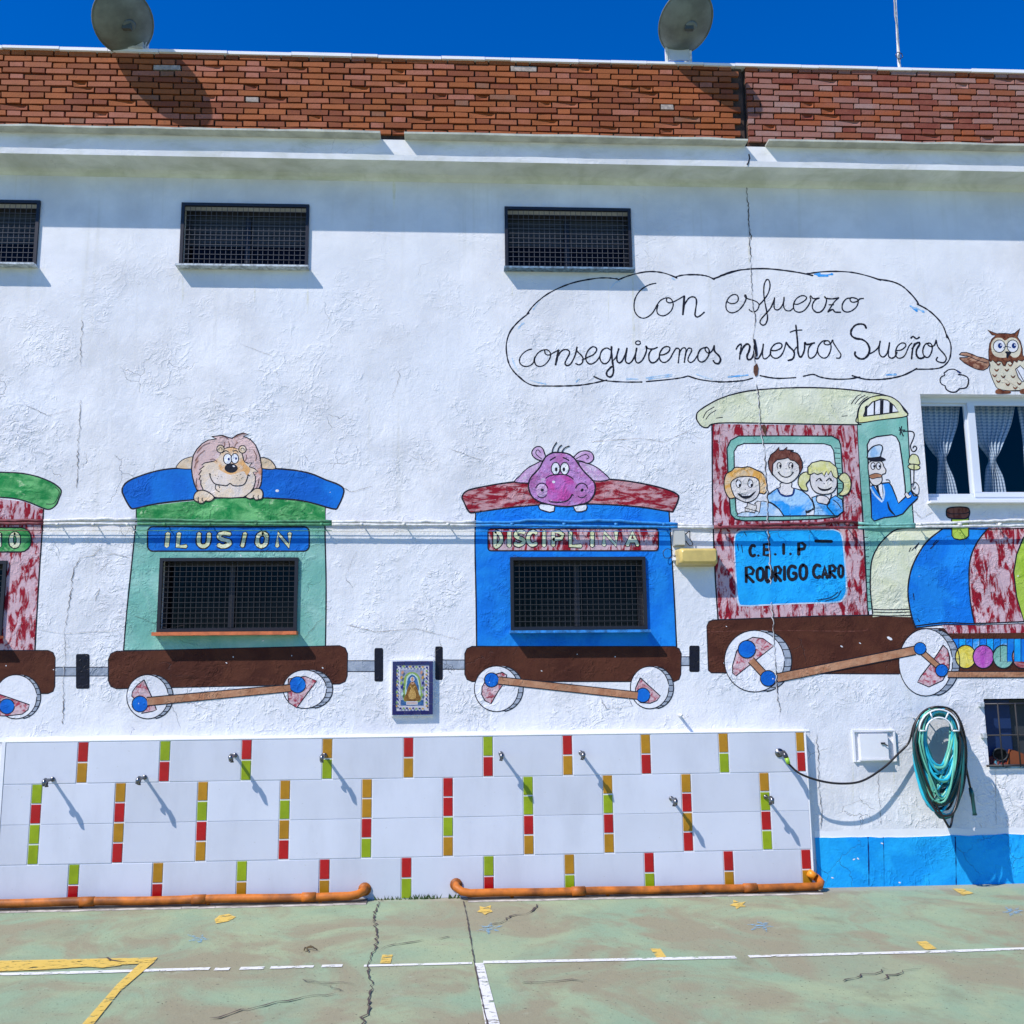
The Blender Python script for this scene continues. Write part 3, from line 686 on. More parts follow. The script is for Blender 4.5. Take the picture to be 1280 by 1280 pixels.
def curtain(pts, Y, cols=64):   # pts: (py, pxl, pxr) rows
    vs = []; uvs = []; rows = []
    P = spline([tuple(p) for p in pts], False, 8)
    for (py, xl, xr) in P:
        a, c = at(xl, py, Y), at(xr, py, Y); rows.append((a.x, c.x, (a.z+c.z)/2))
    wmax = max(r[1]-r[0] for r in rows)
    for j, (xa, xc, z) in enumerate(rows):
        for i in range(cols+1):
            u = i/cols; amp = .012+.010*(1-(xc-xa)/wmax)
            vs.append((xa+(xc-xa)*u+.004*math.sin(u*50+j*.2), Y+amp*math.sin(u*math.pi*2*7+.4*math.sin(j*.15)), z)); uvs.append((u*15, z/.028))
    n = cols+1; fs = [(j*n+i, j*n+i+1, (j+1)*n+i+1, (j+1)*n+i) for j in range(len(rows)-1) for i in range(cols)]
    me = bpy.data.meshes.new('curtain'); me.from_pydata(vs, [], fs); ul = me.uv_layers.new(name='UVMap')
    for p_ in me.polygons:
        for li in p_.loop_indices: ul.data[li].uv = uvs[me.loops[li].vertex_index]
    return link('curtain', me, MGING, rw, True)
curtain([(500, 1147, 1200), (530, 1150, 1197), (552, 1157, 1190), (566, 1166, 1185), (574, 1172, 1182), (584, 1173, 1185), (600, 1172, 1192), (632, 1171, 1200)], D+.07)
curtain([(500, 1210, 1270), (530, 1215, 1264), (552, 1221, 1255), (567, 1232, 1248), (576, 1236, 1244), (586, 1233, 1248), (600, 1232, 1254), (632, 1230, 1260)], D+.07)
curtain([(500, 1270, 1312), (560, 1279, 1312), (632, 1283, 1314)], D+.07)
# blue-backed barred window low at right
x0, z0, x1, z1 = WIN['b']; D = .20; b = MB()
MBW = plain('blue_board', (.003, .022, .095), .6, var=.1)
for q in ([(x0, 0, z0), (x0, D, z0), (x0, D, z1), (x0, 0, z1)], [(x1, 0, z0), (x1, D, z0), (x1, D, z1), (x1, 0, z1)], [(x0, 0, z1), (x1, 0, z1), (x1, D, z1), (x0, D, z1)]): b.add(q, [(0, 1, 2, 3)], MROOM)
b.box((x0, -.006, z0-.001), (x1, D, z0+.012), plain('blue_window_ledge', (.05, .12, .20), .5, var=.5, sc=20)); b.box((x0, D, z0), (x1, D+.02, z1), MROOM)
lw = b.build('window', BLD); lw['label'] = 'barred dark blue window low at the right edge'
xa = at(1262, 900, .1).x; q = MB(); q.box((x0+.005, .085, z0+.012), (xa, .10, z1-.01), MBW); q.box((xa+.02, .12, z0+.012), (xa+.16, .14, z1-.01), MSH); q.build('shutter', lw)
g = MB()
for zz, e in ((at(1250, 880, -.03).z, .012), (at(1250, 919, -.03).z, .008), (at(1250, 957, -.03).z, .012)): g.tube([(x0-.035, -.03, zz), (x1+.05, -.03, zz)], e*.8, MI if e > .01 else MGR2, 6)
for xx in (at(1250, 920, -.03).x, at(1272, 920, -.03).x, at(1291, 920, -.03).x, at(1308, 920, -.03).x): g.tube([(xx, -.035, z0+.012), (xx, -.035, at(1250, 879, -.03).z)], .006, MGR2, 6)
for zz in (at(1250, 880, -.03).z, at(1250, 919, -.03).z): g.box((x0-.05, -.045, zz-.018), (x0-.02, 0, zz+.018), MWS)
g.build('grille', lw)
def sit(name, lab, cat, fn):
    b = MB(); fn(b); return tag(b.build(name), lab, cat)
c1 = at(1252, 948, .04); zl = z0+.013
def ring(b):
    P = [(c1.x-.005+.055*math.cos(a), .035+.02*math.sin(a*.5), zl+.09+.048*math.sin(a)) for a in [k*math.pi/9 for k in range(18)]]
    b.tube(P, .006, MSH, 6, closed=True); b.add([(q[0], q[1]+.006, q[2]) for q in P], [tuple(range(18))], MGL)
sit('oval_frame', 'white rimmed oval object leaning inside the low blue window', 'frame', ring)
c2 = at(1267, 948, .05)
sit('cardboard_box', 'small orange brown box inside the low blue window', 'box', lambda b: b.prism([(c2.x-.07, zl), (c2.x+.07, zl), (c2.x+.075, zl+.095), (c2.x-.02, zl+.13), (c2.x-.05, zl+.05)], .03, .075, plain('orange_card', (.20, .05, .012), .7)))
c3 = at(1243, 940, .06)
def sack(b):
    for k in range(5):
        P = [(c3.x-.02+k*.025+.045*math.cos(a)*(1+.1*k % 2), .06+.01*math.sin(a), zl+.035*(1+math.sin(a))*(1-.1*k)) for a in [i*math.pi/6 for i in range(12)]]
        b.tube(P, .012, plain('dark_red_cloth', (.12, .02, .02), .9) if k < 3 else plain('turquoise_cloth', (.06, .20, .28), .9), 6, closed=True)
sit('cloth_bundle', 'crumpled dark red and turquoise cloth inside the low blue window', 'cloth', sack)
# ------------------------------------------------------------------ mural: paint on the wall
GL = {'I': [[(.5, 0), (.5, 1)]], 'L': [[(0, 0), (0, 1), (1, 1)]], 'U': [[(0, 0), (0, .6), (.15, .9), (.5, 1), (.85, .9), (1, .6), (1, 0)]],
 'S': [[(1, .08), (.6, 0), (.2, .06), (.05, .27), (.3, .45), (.8, .58), (.95, .78), (.6, .97), (.25, 1), (0, .88)]], 'O': [[(.5, 0), (.1, .15), (0, .5), (.1, .85), (.5, 1), (.9, .85), (1, .5), (.9, .15), (.5, 0)]],
 'N': [[(0, 1), (0, 0), (1, 1), (1, 0)]], 'D': [[(0, 0), (0, 1), (.5, .95), (.95, .7), (1, .4), (.7, .1), (0, 0)]], 'C': [[(1, .12), (.6, 0), (.2, .15), (0, .5), (.15, .85), (.55, 1), (1, .88)]],
 'P': [[(0, 1), (0, 0), (.6, 0), (1, .2), (.85, .48), (0, .55)]], 'A': [[(0, 1), (.5, 0), (1, 1)], [(.2, .65), (.8, .65)]], 'E': [[(1, 0), (0, 0), (0, 1), (1, 1)], [(0, .5), (.8, .5)]],
 'R': [[(0, 1), (0, 0), (.6, 0), (1, .2), (.8, .45), (0, .5), (1, 1)]], 'G': [[(1, .15), (.6, 0), (.15, .12), (0, .5), (.15, .9), (.6, 1), (1, .85), (1, .55), (.6, .55)]], '.': [[(0, .9), (0, 1)]], '-': [[(0, .5), (1, .5)]]}
def glyph(P, ch, x0, y0, x1, y1, w=3.4, m='letter', edge=1.6, sl=0.0):
    w *= 1.12
    lay = [(w+edge, 'ink')] if edge else []
    for wd, mm in lay+[(w, m)]:
        for s in GL[ch]: 
            pts = [(x0+(x1-x0)*u+sl*(.5-v)*(y1-y0), y0+(y1-y0)*v) for u, v in s]
            P.stroke(pts, wd, mm, sm=ch in 'USOCDG', n=3)
        P.d += P.step
def rod(P, a, c, w0, w1, m='rod'):
    (ax, ay), (bx, by) = a, c; L = math.hypot(bx-ax, by-ay); nx, ny = -(by-ay)/L, (bx-ax)/L
    q = [(ax+nx*w0, ay+ny*w0), (bx+nx*w1, by+ny*w1), (bx-nx*w1, by-ny*w1), (ax-nx*w0, ay-ny*w0)]
    P.fill(q, m); P.stroke([q[0], q[1]], 1.0, sm=False); P.stroke([q[2], q[3]], 1.0, sm=False)
def wheel(parent, cx, cy, rx, ry, ring, wedge, hubs, base, dash=True, lab=None):
    P = Paint(0, base)
    P.fill(ell(cx+ring, cy, rx, ry, 0, 36), 'grey' if dash else 'white'); 
    P.stroke(ell(cx+ring, cy, rx, ry, 0, 30, -78, 80), 1.1, sm=False)
    P.fill(ell(cx, cy, rx, ry, 0, 36), 'eye'); P.stroke(ell(cx, cy, rx, ry, 0, 36, 0, 361), 1.0, sm=False)
    for a in range(-70, 75, 16):
        c, s = math.cos(math.radians(a)), math.sin(math.radians(a)); P.stroke([(cx+rx*c+.3, cy+ry*s), (cx+ring+rx*c, cy+ry*s)], .8, sm=False)
    P.fill(wedge, 'pinkwash', out=1.1)
    for (hx, hy, hr) in hubs: P.fill(ell(hx, hy, hr, hr, 0, 18), 'blue'); P.stroke(ell(hx, hy, hr, hr, 0, 18, 0, 361), 1.0, sm=False)
    return P.build('painted_wheel', parent, lab)
def chassis(parent, x0, ytl, x1, ytr, ybl, ybr, r=9):
    P = Paint(0, .0016); pts = []
    pts = [(x0, ytl+r), (x0+r*.3, ytl+r*.3), (x0+r, ytl), (x1-r, ytr), (x1-r*.3, ytr+r*.3), (x1, ytr+r), (x1-.5, ybr-r), (x1-r*.3, ybr-r*.3), (x1-r, ybr), (x0+r, ybl), (x0+r*.3, ybl-r*.3), (x0, ybl-r)]
    P.fill(pts, 'brown'); P.stroke(pts+[pts[0]], 1.0, sm=False)
    for _ in range(4):
        cx, cy = R.uniform(x0+12, x1-12), R.uniform(ytr+8, ybr-8); P.fill(ell(cx, cy, R.uniform(.6, 1.6), R.uniform(.4, 1), R.uniform(0, 90), 5), 'white')
    P.build('painted_chassis', parent)
def coupling(parent, bars, bufs):
    P = Paint(0, .0012)
    for x0, y0, x1, y1 in bars: P.fill([(x0, y0), (x1, y0+(y1-y0)*.0), (x1, y1), (x0, y1)], 'grey'); P.stroke([(x0, y0), (x1, y0)], .9, sm=False); P.stroke([(x0, y1), (x1, y1)], .9, sm=False)
    P.build('painted_coupling', parent)
    for x0, y0, x1, y1 in bufs: P = Paint(0, .0024); P.fill(rrect(x0, y0, x1, y1, 2, 2), 'black'); P.build('painted_buffer', parent)
def part(P, name, parent, label=None): return P.build(name, parent, label)

# ---- wagon at the left edge
P = Paint(); P.fill([(-205, 640), (-30, 620), (30, 627), (54.5, 637), (53, 660), (48, 735), (43.7, 813), (-212, 812)], 'redscr', [hole('l0')]); P.stroke([(54.5, 636), (53, 660), (48, 735), (43.7, 813)], 1.6); P.stroke([(-205, 640), (-212, 812)], 1.6)
W0 = part(P, 'painted_wagon', BLD, 'painted red wagon with green roof cut off by the left edge')
P = Paint(0, .0014); P.fill(C('-820 345 -800 290 -700 255 -400 225 0 225 120 235 200 262 238 288 245 305 236 330 225 355 200 373 170 368 100 340 0 325 -300 322 -600 345 -760 380', 0, 520, 3.2), 'green', sm=True, out=1.5, n=3); P.stroke(C('185 352 215 350 234 320 236 300 222 285', 0, 520, 3.2), .8); part(P, 'painted_roof', W0)
P = Paint(0, .0016); P.fill(rrect(-160, 659.5, 39, 690, 13), 'green', out=1.5)
for ch, x0, x1 in (('O', 14, 23), ('I', -3, 1), ('C', -20, -10)): glyph(P, ch, x0, 667, x1, 683, 4.0)
part(P, 'painted_sign', W0)
chassis(W0, -226, 813, 69, 813, 867, 867)
coupling(W0, [(69, 834, 136, 845)], [(95, 817.5, 112, 861)])
wheel(W0, 22-2, 871, 26, 27.5, 5, C('-10 1110 118 1155 112 1175 90 1192 30 1200 -30 1198', 0, 520, 3.2), [(8.7, 883, 9.5)], .0030)
wheel(W0, -178, 872, 26, 27.5, 5, [(-190, 850), (-160, 855), (-178, 890)], [(-180, 862, 9.5)], .0030)
P = Paint(0, .0060); rod(P, (-172, 862), (0, 882), 4.5, 5); part(P, 'painted_rod', W0)

# ---- lion wagon
c = lambda s: C(s, 120, 520, 3.765)
P = Paint(); P.fill(c('190 490 1078 490 1082 800 1080 1085 600 1095 130 1105 150 820 172 640'), 'teal', [hole('l1')]); P.stroke(c('190 440 188 500 165 730 145 920 130 1103'), 1.5); P.stroke(c('1078 430 1078 560 1083 800 1080 1085'), 1.5); P.stroke(c('130 1104 400 1100 700 1092 1080 1086'), 1.2)
P.fill(c('192 430 400 405 640 385 880 388 1000 405 1077 430 1079 492 192 492'), 'green'); 
W1 = part(P, 'painted_wagon', BLD, 'painted teal wagon with blue roof, carrying the lion')
P = Paint(0, .0018); P.fill(c('163 432 135 385 123 345 150 308 220 278 320 252 450 243 640 240 880 250 1000 268 1080 300 1145 325 1167 355 1140 425 1115 437 1000 405 880 390 640 383 450 395 320 408 240 422 185 435'), 'blue', sm=True, out=1.7, n=3)
P.fill(ell(346.5, 613.5, 2.2, 1.6), 'white'); part(P, 'painted_roof', W1)
P = Paint(0, .0018); P.fill(rrect(184.5, 658.5, 386.5, 689, 6.5), 'blue', out=1.6)
k = lambda x, y: (180+x/5.82, 640+y/5.82)
for ch, x0, x1, sl in (('I', 165, 175, .1), ('L', 250, 312, .1), ('U', 398, 470, .08), ('S', 540, 628, -.05), ('I', 718, 734, .22), ('O', 825, 892, .1), ('N', 972, 1058, .05)):
    a = k(x0, 155); d = k(x1, 250); glyph(P, ch, a[0], a[1], d[0], d[1], 4.1, 'letter', 1.7, sl)
part(P, 'painted_sign', W1, 'blue painted sign reading ILUSION')
chassis(W1, 135.5, 814, 434.5, 807, 861, 855, 10)
coupling(W1, [(433, 826, 470, 839.5)], [(468, 810, 479, 852)])
f = lambda s: C(s, 120, 780, 2.909)
wheel(W1, 185-.5, 871, 26, 27.5, 6, f('175 203 150 222 133 245 130 262 160 290 175 318 165 325 205 318 220 312 205 270'), [(175, 880, 10)], .0034)
wheel(W1, 381, 861.5, 27, 24, 8, f('700 200 760 190 803 207 770 250 730 305 700 285 697 240'), [(372, 856, 10.3)], .0034)
P = Paint(0, .0080); rod(P, (184, 877), (363, 860), 5.2, 4.4); part(P, 'painted_rod', W1)
P = Paint(0, .0040); L = lambda s: C(s, 210, 530, 9.143)
P.fill(L('105 505 115 460 160 415 230 385 290 385 300 505'), 'tawny', sm=True, out=.9); P.fill(L('1060 500 1060 390 1130 395 1190 430 1225 512'), 'tawny', sm=True, out=1.1)
P.fill(L('330 755 300 680 280 600 270 520 275 440 290 360 330 290 390 225 460 185 560 170 500 145 620 130 690 155 735 165 790 125 860 102 915 118 860 140 940 175 1000 240 1030 310 1050 370 1065 450 1075 520 1070 640 1060 700 1030 750 760 800 500 800'), 'mane', out=1.3)
P.fill(L('500 430 420 445 385 470 415 480 360 525 385 530 352 580 375 590 355 640 378 640 375 690 410 770 470 820 560 842 720 846 860 838 930 800 980 730 1000 660 1000 600 970 550 1030 548 990 510 930 490 960 440 915 450 870 430 850 350 800 290 740 265 680 270 620 300 590 370 560 420'), 'lionmuzz', out=1.2)
P.fill(L('520 440 600 350 640 290 740 272 830 310 850 400 900 470 940 520 900 590 860 540 720 580 600 530 560 500 480 520 420 500'), 'lionface', sm=True)
for cx, cy in ((600, 285), (852, 290)): P.fill(ell(210+cx/9.143, 530+cy/9.143, 4.6, 4.8), 'tawny', out=1.0); P.stroke(ell(210+cx/9.143, 530+cy/9.143+.6, 2, 2.2, 0, 10, 150, 380), .7)
for cx, cy, rx, ry in ((682, 400, 5.2, 6.6), (765, 395, 4.6, 6.2)): P.fill(ell(210+cx/9.143, 530+cy/9.143, rx, ry), 'eye', out=1.0)
P.fill(ell(210+695/9.143, 530+402/9.143, 1.3, 1.8), 'navy'); P.fill(ell(210+778/9.143, 530+395/9.143, 1.2, 1.7), 'navy')
P.fill(ell(210+722/9.143, 530+505/9.143, 8.2, 5.8), 'ink'); P.fill(ell(210+752/9.143, 530+483/9.143, 1.6, .9, 20), 'eye')
P.stroke(L('470 570 485 572 480 590 500 640 540 685 620 700 670 705 710 680 750 705 830 705 880 680 910 610 915 580 935 595'), 1.1)
P.stroke(L('550 690 540 730 560 760 590 775'), .8); P.stroke(L('580 700 590 730'), .7); P.stroke(L('620 330 660 305 700 325'), .9); P.stroke(L('740 310 780 305 800 325'), .9)
for x, y in ((540, 585), (575, 600), (615, 605), (565, 625), (790, 590), (830, 575), (855, 610), (815, 640), (840, 620), (780, 615)): P.fill(ell(210+x/9.143, 530+y/9.143, .45), 'ink')
for s in ('330 330 400 250 480 215', '310 420 360 350 420 300', '640 260 650 230 640 205', '700 262 700 225 690 200', '760 262 775 230 800 210', '560 430 520 400 480 410', '880 420 900 380 890 350', '980 300 1010 370 1000 420', '590 160 640 145 690 175', '760 155 830 120 880 112', '330 620 320 680 330 720', '1040 620 1030 690 1010 730', '300 500 320 450 350 420'): P.stroke(L(s), .7, 'hairbrown')
P.fill(L('300 870 300 820 330 775 400 758 470 785 525 830 515 865 470 885 430 880 400 905 360 905 340 890'), 'tawny', sm=True, out=1.2); P.fill(L('890 830 960 770 1000 740 1060 745 1085 790 1075 850 1040 862 1000 868 980 845 940 855'), 'tawny', sm=True, out=1.2)
for s in ('355 895 345 860 355 840', '405 890 390 860 395 845', '985 860 975 830 985 815', '1035 860 1030 830 1035 815'): P.stroke(L(s), .9)
part(P, 'painted_lion', W1, 'painted smiling lion with shaggy mane')

# ---- hippo wagon
c = lambda s: C(s, 560, 520, 3.765)
P = Paint(); P.fill(c('130 452 300 425 500 412 700 412 900 425 1040 448 1045 520 1062 800 1075 1085 600 1085 135 1083 130 800 128 520'), 'bluesky', [hole('l2')]); P.stroke(c('130 450 127 600 132 850 135 1083'), 1.5); P.stroke(c('1040 448 1046 540 1062 800 1076 1086'), 1.5); P.stroke(c('135 1084 600 1086 1076 1086'), 1.2)
W2 = part(P, 'painted_wagon', BLD, 'painted blue wagon with red roof, carrying the hippo')
P = Paint(0, .0018); P.fill(c('100 452 75 405 66 380 85 355 130 340 250 318 380 305 560 298 750 297 900 315 1020 343 1078 368 1084 392 1062 443 1042 450 900 428 700 415 500 415 300 430 140 452'), 'redroof', sm=True, out=1.7, n=3); part(P, 'painted_roof', W2)
P = Paint(0, .0018); P.fill(rrect(610, 661, 823, 688.5, 4), 'redscr', out=1.5)
k = lambda x, y: (600+x/4, 640+y/4)
for ch, x0, x1, y0, y1 in (('D', 76, 106, 100, 170), ('I', 142, 150, 100, 172), ('S', 175, 222, 98, 165), ('C', 240, 282, 98, 165), ('I', 316, 324, 95, 170), ('P', 366, 414, 100, 168), ('L', 452, 505, 102, 170), ('I', 556, 566, 102, 170), ('N', 620, 680, 100, 166), ('A', 736, 788, 102, 166)):
    a = k(x0, y0); d = k(x1, y1); glyph(P, ch, a[0], a[1], d[0], d[1], 3.8, 'letter', 1.4)
P.stroke(ell(812.5, 673.5, 4.5, 6.5, 0, 16, 0, 361), 1.6, 'redscr'); part(P, 'painted_sign', W2, 'red painted sign reading DISCIPLINA')
chassis(W2, 581, 808, 851.5, 808, 852, 852, 9)
coupling(W2, [(851, 821, 863, 832)], []); coupling(W2, [(553, 825, 582, 836.5)], [(544, 808, 553.5, 850), (861.5, 807, 874.5, 840)])
f = lambda s: C(s, 470, 780, 2.977)
wheel(W2, 620.5, 861, 27.5, 28.5, 6, f('405 215 440 188 470 180 487 190 480 215 455 250 428 297 405 285 393 262 395 235'), [(614.4, 850, 9)], .0034)
wheel(W2, 812, 859.5, 24, 26.5, 6, f('983 200 1058 268 1045 285 1020 295 985 293 968 275 965 240'), [(803.6, 869, 9)], .0034)
P = Paint(0, .0080); rod(P, (623, 850.5), (797, 869.5), 4.6, 4.6); part(P, 'painted_rod', W2)
P = Paint(0, .0040); H = lambda s: C(s, 640, 540, 9.143)
P.fill(H('40 575 90 500 170 420 260 370 350 345 330 560'), 'hippopale', sm=True, out=1.1); P.fill(H('760 350 860 360 960 400 1050 470 1105 545 900 545'), 'hippopale', sm=True, out=1.1)
P.fill(H('350 330 280 310 235 270 228 225 260 180 310 165 350 190 370 240 385 300'), 'hippopale', sm=True, out=1.2); P.stroke(H('340 310 280 260 275 220 300 205 325 235'), .9)
P.fill(H('700 300 760 235 830 215 900 230 932 280 920 330 860 360 800 335 730 325'), 'hippopale', sm=True, out=1.2); P.stroke(H('730 310 800 270 850 260 880 290 850 310'), .9)
P.fill(H('320 820 305 850 320 885 380 905 430 918 480 905 488 860 480 835'), 'eye', out=1.3); P.fill(H('700 845 715 890 735 912 790 912 845 895 860 860 850 825'), 'eye', out=1.3)
P.fill(H('350 340 390 280 460 240 540 235 640 250 710 300 760 370 820 450 890 520 940 580 950 650 930 730 870 800 780 830 660 850 540 848 430 830 320 800 240 750 200 680 188 600 215 520 270 460 320 400'), 'hippo', sm=True, out=1.6)
P.fill(H('400 520 470 495 560 495 640 510 700 560 720 640 690 720 620 780 520 790 440 770 400 700 385 620'), 'hippopink', sm=True)
for cx, cy, rx, ry in ((498, 418, 5.4, 7.6), (602, 418, 5.4, 7.6)): P.fill(ell(640+cx/9.143, 540+cy/9.143, rx, ry), 'eye', out=1.1)
P.fill(ell(640+505/9.143, 540+428/9.143, 1.7, 2.6), 'ink'); P.fill(ell(640+592/9.143, 540+428/9.143, 1.7, 2.6), 'ink')
P.stroke(H('385 530 430 500 500 488 600 488 660 510 700 540'), 1.1); P.stroke(H('435 325 465 305 495 288'), 1.3); P.stroke(H('580 292 615 305 650 328'), 1.3)
for cx in (340, 795): P.fill(ell(640+cx/9.143, 540+670/9.143, 7, 8), 'hippopale' if cx < 500 else 'hippo'); P.stroke(ell(640+cx/9.143, 540+672/9.143, 8, 9.5, 0, 16, 200, 340), 1.1); P.stroke(ell(640+cx/9.143, 540+665/9.143, 7.5, 9.5, 0, 14, 40, 130), .8); P.fill(ell(640+(cx+5)/9.143, 540+665/9.143, 1.8, 2.2, 40), 'ink')
P.stroke(H('420 790 480 802 560 802 630 785 670 745 685 715 700 725'), 1.2); P.fill(ell(692, 602.5, 1.9, 1.6), 'eye')
for s in ('455 245 470 180 510 118', '518 235 535 180 568 150', '565 235 600 185 655 160'): P.stroke(H(s), 1.1)
part(P, 'painted_hippo', W2, 'painted purple hippo with two front teeth')

# ---- locomotive
e = lambda s: C(s, 860, 470, 4.267); g = lambda s: C(s, 860, 640, 4.267); h = lambda s: C(s, 1100, 620, 4.922); q = lambda s: C(s, 895, 535, 7.11); v = lambda s: C(s, 1060, 485, 7.31)
P = Paint(); P.fill([(890, 530), (1071, 532), (1078, 620), (1086, 768.5), (990, 771), (897.5, 774), (892, 659)], 'redscr'); P.stroke([(890, 530), (891, 640), (894, 720), (897.5, 774)], 1.5); P.stroke([(1071, 505), (1072.5, 540), (1078, 640), (1085.5, 769)], 1.7)
LO = part(P, 'painted_locomotive', BLD, 'painted steam locomotive with children in its cab')
P = Paint(0, .0014)   # teal door post with the driver's opening
P.fill(v('88 320 540 260 545 340 575 880 600 1245 640 1260 640 1500 560 1560 250 1560 260 2010 185 2040 150 1250 120 900 95 500'), 'teal'); P.stroke(v('540 262 545 340 560 600 580 960 600 1240'), 1.2)
P.fill(v('175 520 200 470 260 445 400 428 440 445 470 500 500 700 522 900 525 1000 480 1100 350 1180 235 1215 215 1100 205 1000 185 700'), 'white', out=1.4); 
for i in range(12): y = 672+i*8; P.stroke([(1079.5+i*.4, y), (1085+i*.4, y+R.uniform(-1, 1))], .7)
part(P, 'painted_door_post', LO)
P = Paint(0, .0020); P.fill(e('45 215 60 185 150 130 250 95 380 73 600 62 800 68 950 85 1040 100 1100 125 1150 170 1168 212 1050 225 905 250 890 260 400 252 200 250 125 258 105 275 75 270 50 240'), 'cream', sm=True, out=1.5, n=3)
for s in ('80 225 100 190 140 165', '95 232 115 205 150 182', '150 225 185 220', '870 150 900 110 920 100', '890 150 915 120 945 103', '910 152 935 125 960 110', '820 215 850 212'): P.stroke(e(s), .9)
P.fill(v('88 318 85 250 100 180 150 115 230 78 320 68 400 85 470 135 510 200 535 258 300 290'), 'yellowcream', sm=True, out=1.2); P.fill(v('140 260 165 190 220 130 300 102 360 112 420 160 462 218 300 240'), 'eye', out=1.2)
for xa, xc in ((150, 178), (232, 250), (290, 325), (375, 410)): 
    yt = lambda x: 102+abs(x-300)**1.6*.021; yb = lambda x: 260-(x-140)*.13
    P.fill(v(f'{xa} {yb(xa)} {xa+3} {yt(xa)+6} {xc} {yt(xc)+6} {xc-4} {yb(xc)}'), 'ink')
P.stroke(v('92 318 92 230 120 150 190 95'), 1.1)
part(P, 'painted_roof', LO, 'painted cream roof with a striped arched vent')
P = Paint(0, .0018); P.fill(q('97 180 130 110 200 72 600 70 1030 72 1090 105 1108 150 1130 480 1130 740 1080 790 900 810 600 822 250 825 170 810 130 765 110 500'), 'teal', out=1.4)
P.fill(q('160 210 190 160 250 138 600 138 960 140 1020 158 1045 200 1080 500 1075 700 1040 760 880 778 600 782 250 790 200 775 178 740 165 500'), 'eye', out=1.3)
for i in range(11): y = 560+i*6.3; P.stroke([(1043+i*.45, y), (1049.5+i*.35, y+.4)], .7)
part(P, 'painted_cab_window', LO)
FW = lambda s: q(s)
P = Paint(0, .0032)   # curly girl
P.fill(q('185 780 230 750 350 740 440 760 350 785 250 790'), 'paleblue', sm=True, out=.9); P.fill(q('120 625 80 560 72 480 90 410 140 380 170 350 230 352 290 345 360 375 410 400 440 450 455 540 430 585 385 580 300 600 170 620'), 'hairgold', sm=True, out=1.2)
P.fill(q('130 500 170 450 240 432 320 435 370 455 385 500 385 570 350 630 280 662 210 640 160 600'), 'skin', sm=True, out=1.1)
for x in (200, 305): P.fill(ell(895+x/7.11, 535+495/7.11, 3.2, 4.6), 'eye', out=.8); P.fill(ell(895+(x+12)/7.11, 535+510/7.11, 1.5, 2), 'ink')
P.stroke(q('175 480 190 455'), .7); P.stroke(q('285 465 300 450'), .7); P.fill(q('190 580 220 615 260 630 310 615 355 560 300 590 240 590'), 'ink', sm=True); P.fill(q('215 590 260 596 320 582 300 600 240 604'), 'eye'); P.stroke(q('258 545 262 548'), .8)
P.fill(q('280 665 275 700 255 705 260 740 345 755 350 730 385 750 395 700 400 655 370 650 340 670 350 690'), 'skin', out=.9); P.stroke(q('260 712 300 722 345 735'), .8); P.stroke(q('345 665 360 700 350 735'), .8)
P.fill(q('440 655 400 650 385 750 360 785 600 785 560 720 500 670'), 'paleblue', out=.9)
part(P, 'painted_child', LO, 'painted curly golden haired girl with open smile')
P = Paint(0, .0060)   # boy
P.fill(q('575 490 570 525 545 545 560 590 620 605 680 590 695 545 670 525 668 485'), 'skin', sm=True, out=1.0)
P.fill(q('455 600 500 565 545 535 570 585 620 605 680 595 690 535 760 555 820 600 860 660 870 720 800 745 800 780 605 782 560 720 500 675 455 655'), 'lightblue', out=1.3); P.stroke(q('548 542 575 590 625 607 680 592 695 545'), 2.2, 'navy'); P.stroke(q('860 715 830 745 800 752 800 730'), 1.0); P.stroke(q('455 655 505 672 560 722 600 780'), 1.2)
P.fill(q('500 400 500 330 540 280 610 265 700 280 735 320 740 400 700 460 640 492 580 480 530 440'), 'skin', sm=True, out=1.2)
P.fill(q('500 418 470 360 463 300 485 240 530 205 560 170 560 200 600 198 632 170 625 195 690 200 660 208 720 225 740 245 765 300 768 350 745 410 735 330 700 295 660 285 640 265 600 275 540 285 505 320'), 'hairbrown', out=1.1)
for x in (560, 665): P.stroke(ell(895+x/7.11, 535+335/7.11, 2.6, 3.8, 0, 12, 120, 430), .9); P.fill(ell(895+(x+10)/7.11, 535+338/7.11, 1.3, 1.8), 'ink')
P.stroke(q('555 395 580 425 620 438 660 425 685 393'), 1.2); P.stroke(q('550 400 562 388'), .9); P.stroke(q('678 390 690 398'), .9)
for x, y in ((530, 375), (545, 365), (700, 370), (715, 378), (620, 362)): P.fill(ell(895+x/7.11, 535+y/7.11, .4), 'ink')
part(P, 'painted_child', LO, 'painted brown haired boy in a blue shirt')
P = Paint(0, .0085)   # pigtails girl
P.fill(q('850 620 900 600 1000 640 1060 600 1120 640 1130 740 1080 780 870 778 875 700'), 'lightblue', out=1.1)
P.fill(q('730 500 735 440 770 400 810 392 835 410 830 460 800 500 815 545 800 560 760 545'), 'hairblond', sm=True, out=1.2); P.fill(q('1090 450 1110 412 1150 402 1190 450 1197 520 1175 580 1130 602 1090 590 1125 550 1130 490'), 'hairblond', sm=True, out=1.2)
P.fill(q('835 430 860 390 960 360 1040 400 1072 450 1070 520 1030 575 960 590 890 575 845 520'), 'skin', sm=True, out=1.1)
P.fill(q('815 410 815 350 850 310 930 290 1010 300 1070 350 1085 430 1070 450 1040 430 1020 380 995 420 980 385 960 430 940 400 900 415 870 400 840 415'), 'hairblond', out=1.2)
for x in (920, 1010): P.stroke([(895+(x-32)/7.11, 535+472/7.11), (895+x/7.11, 535+448/7.11), (895+(x+22)/7.11, 535+475/7.11)], 1.1); P.fill(ell(895+(x+6)/7.11, 535+462/7.11, 1.1, 1.3), 'ink')
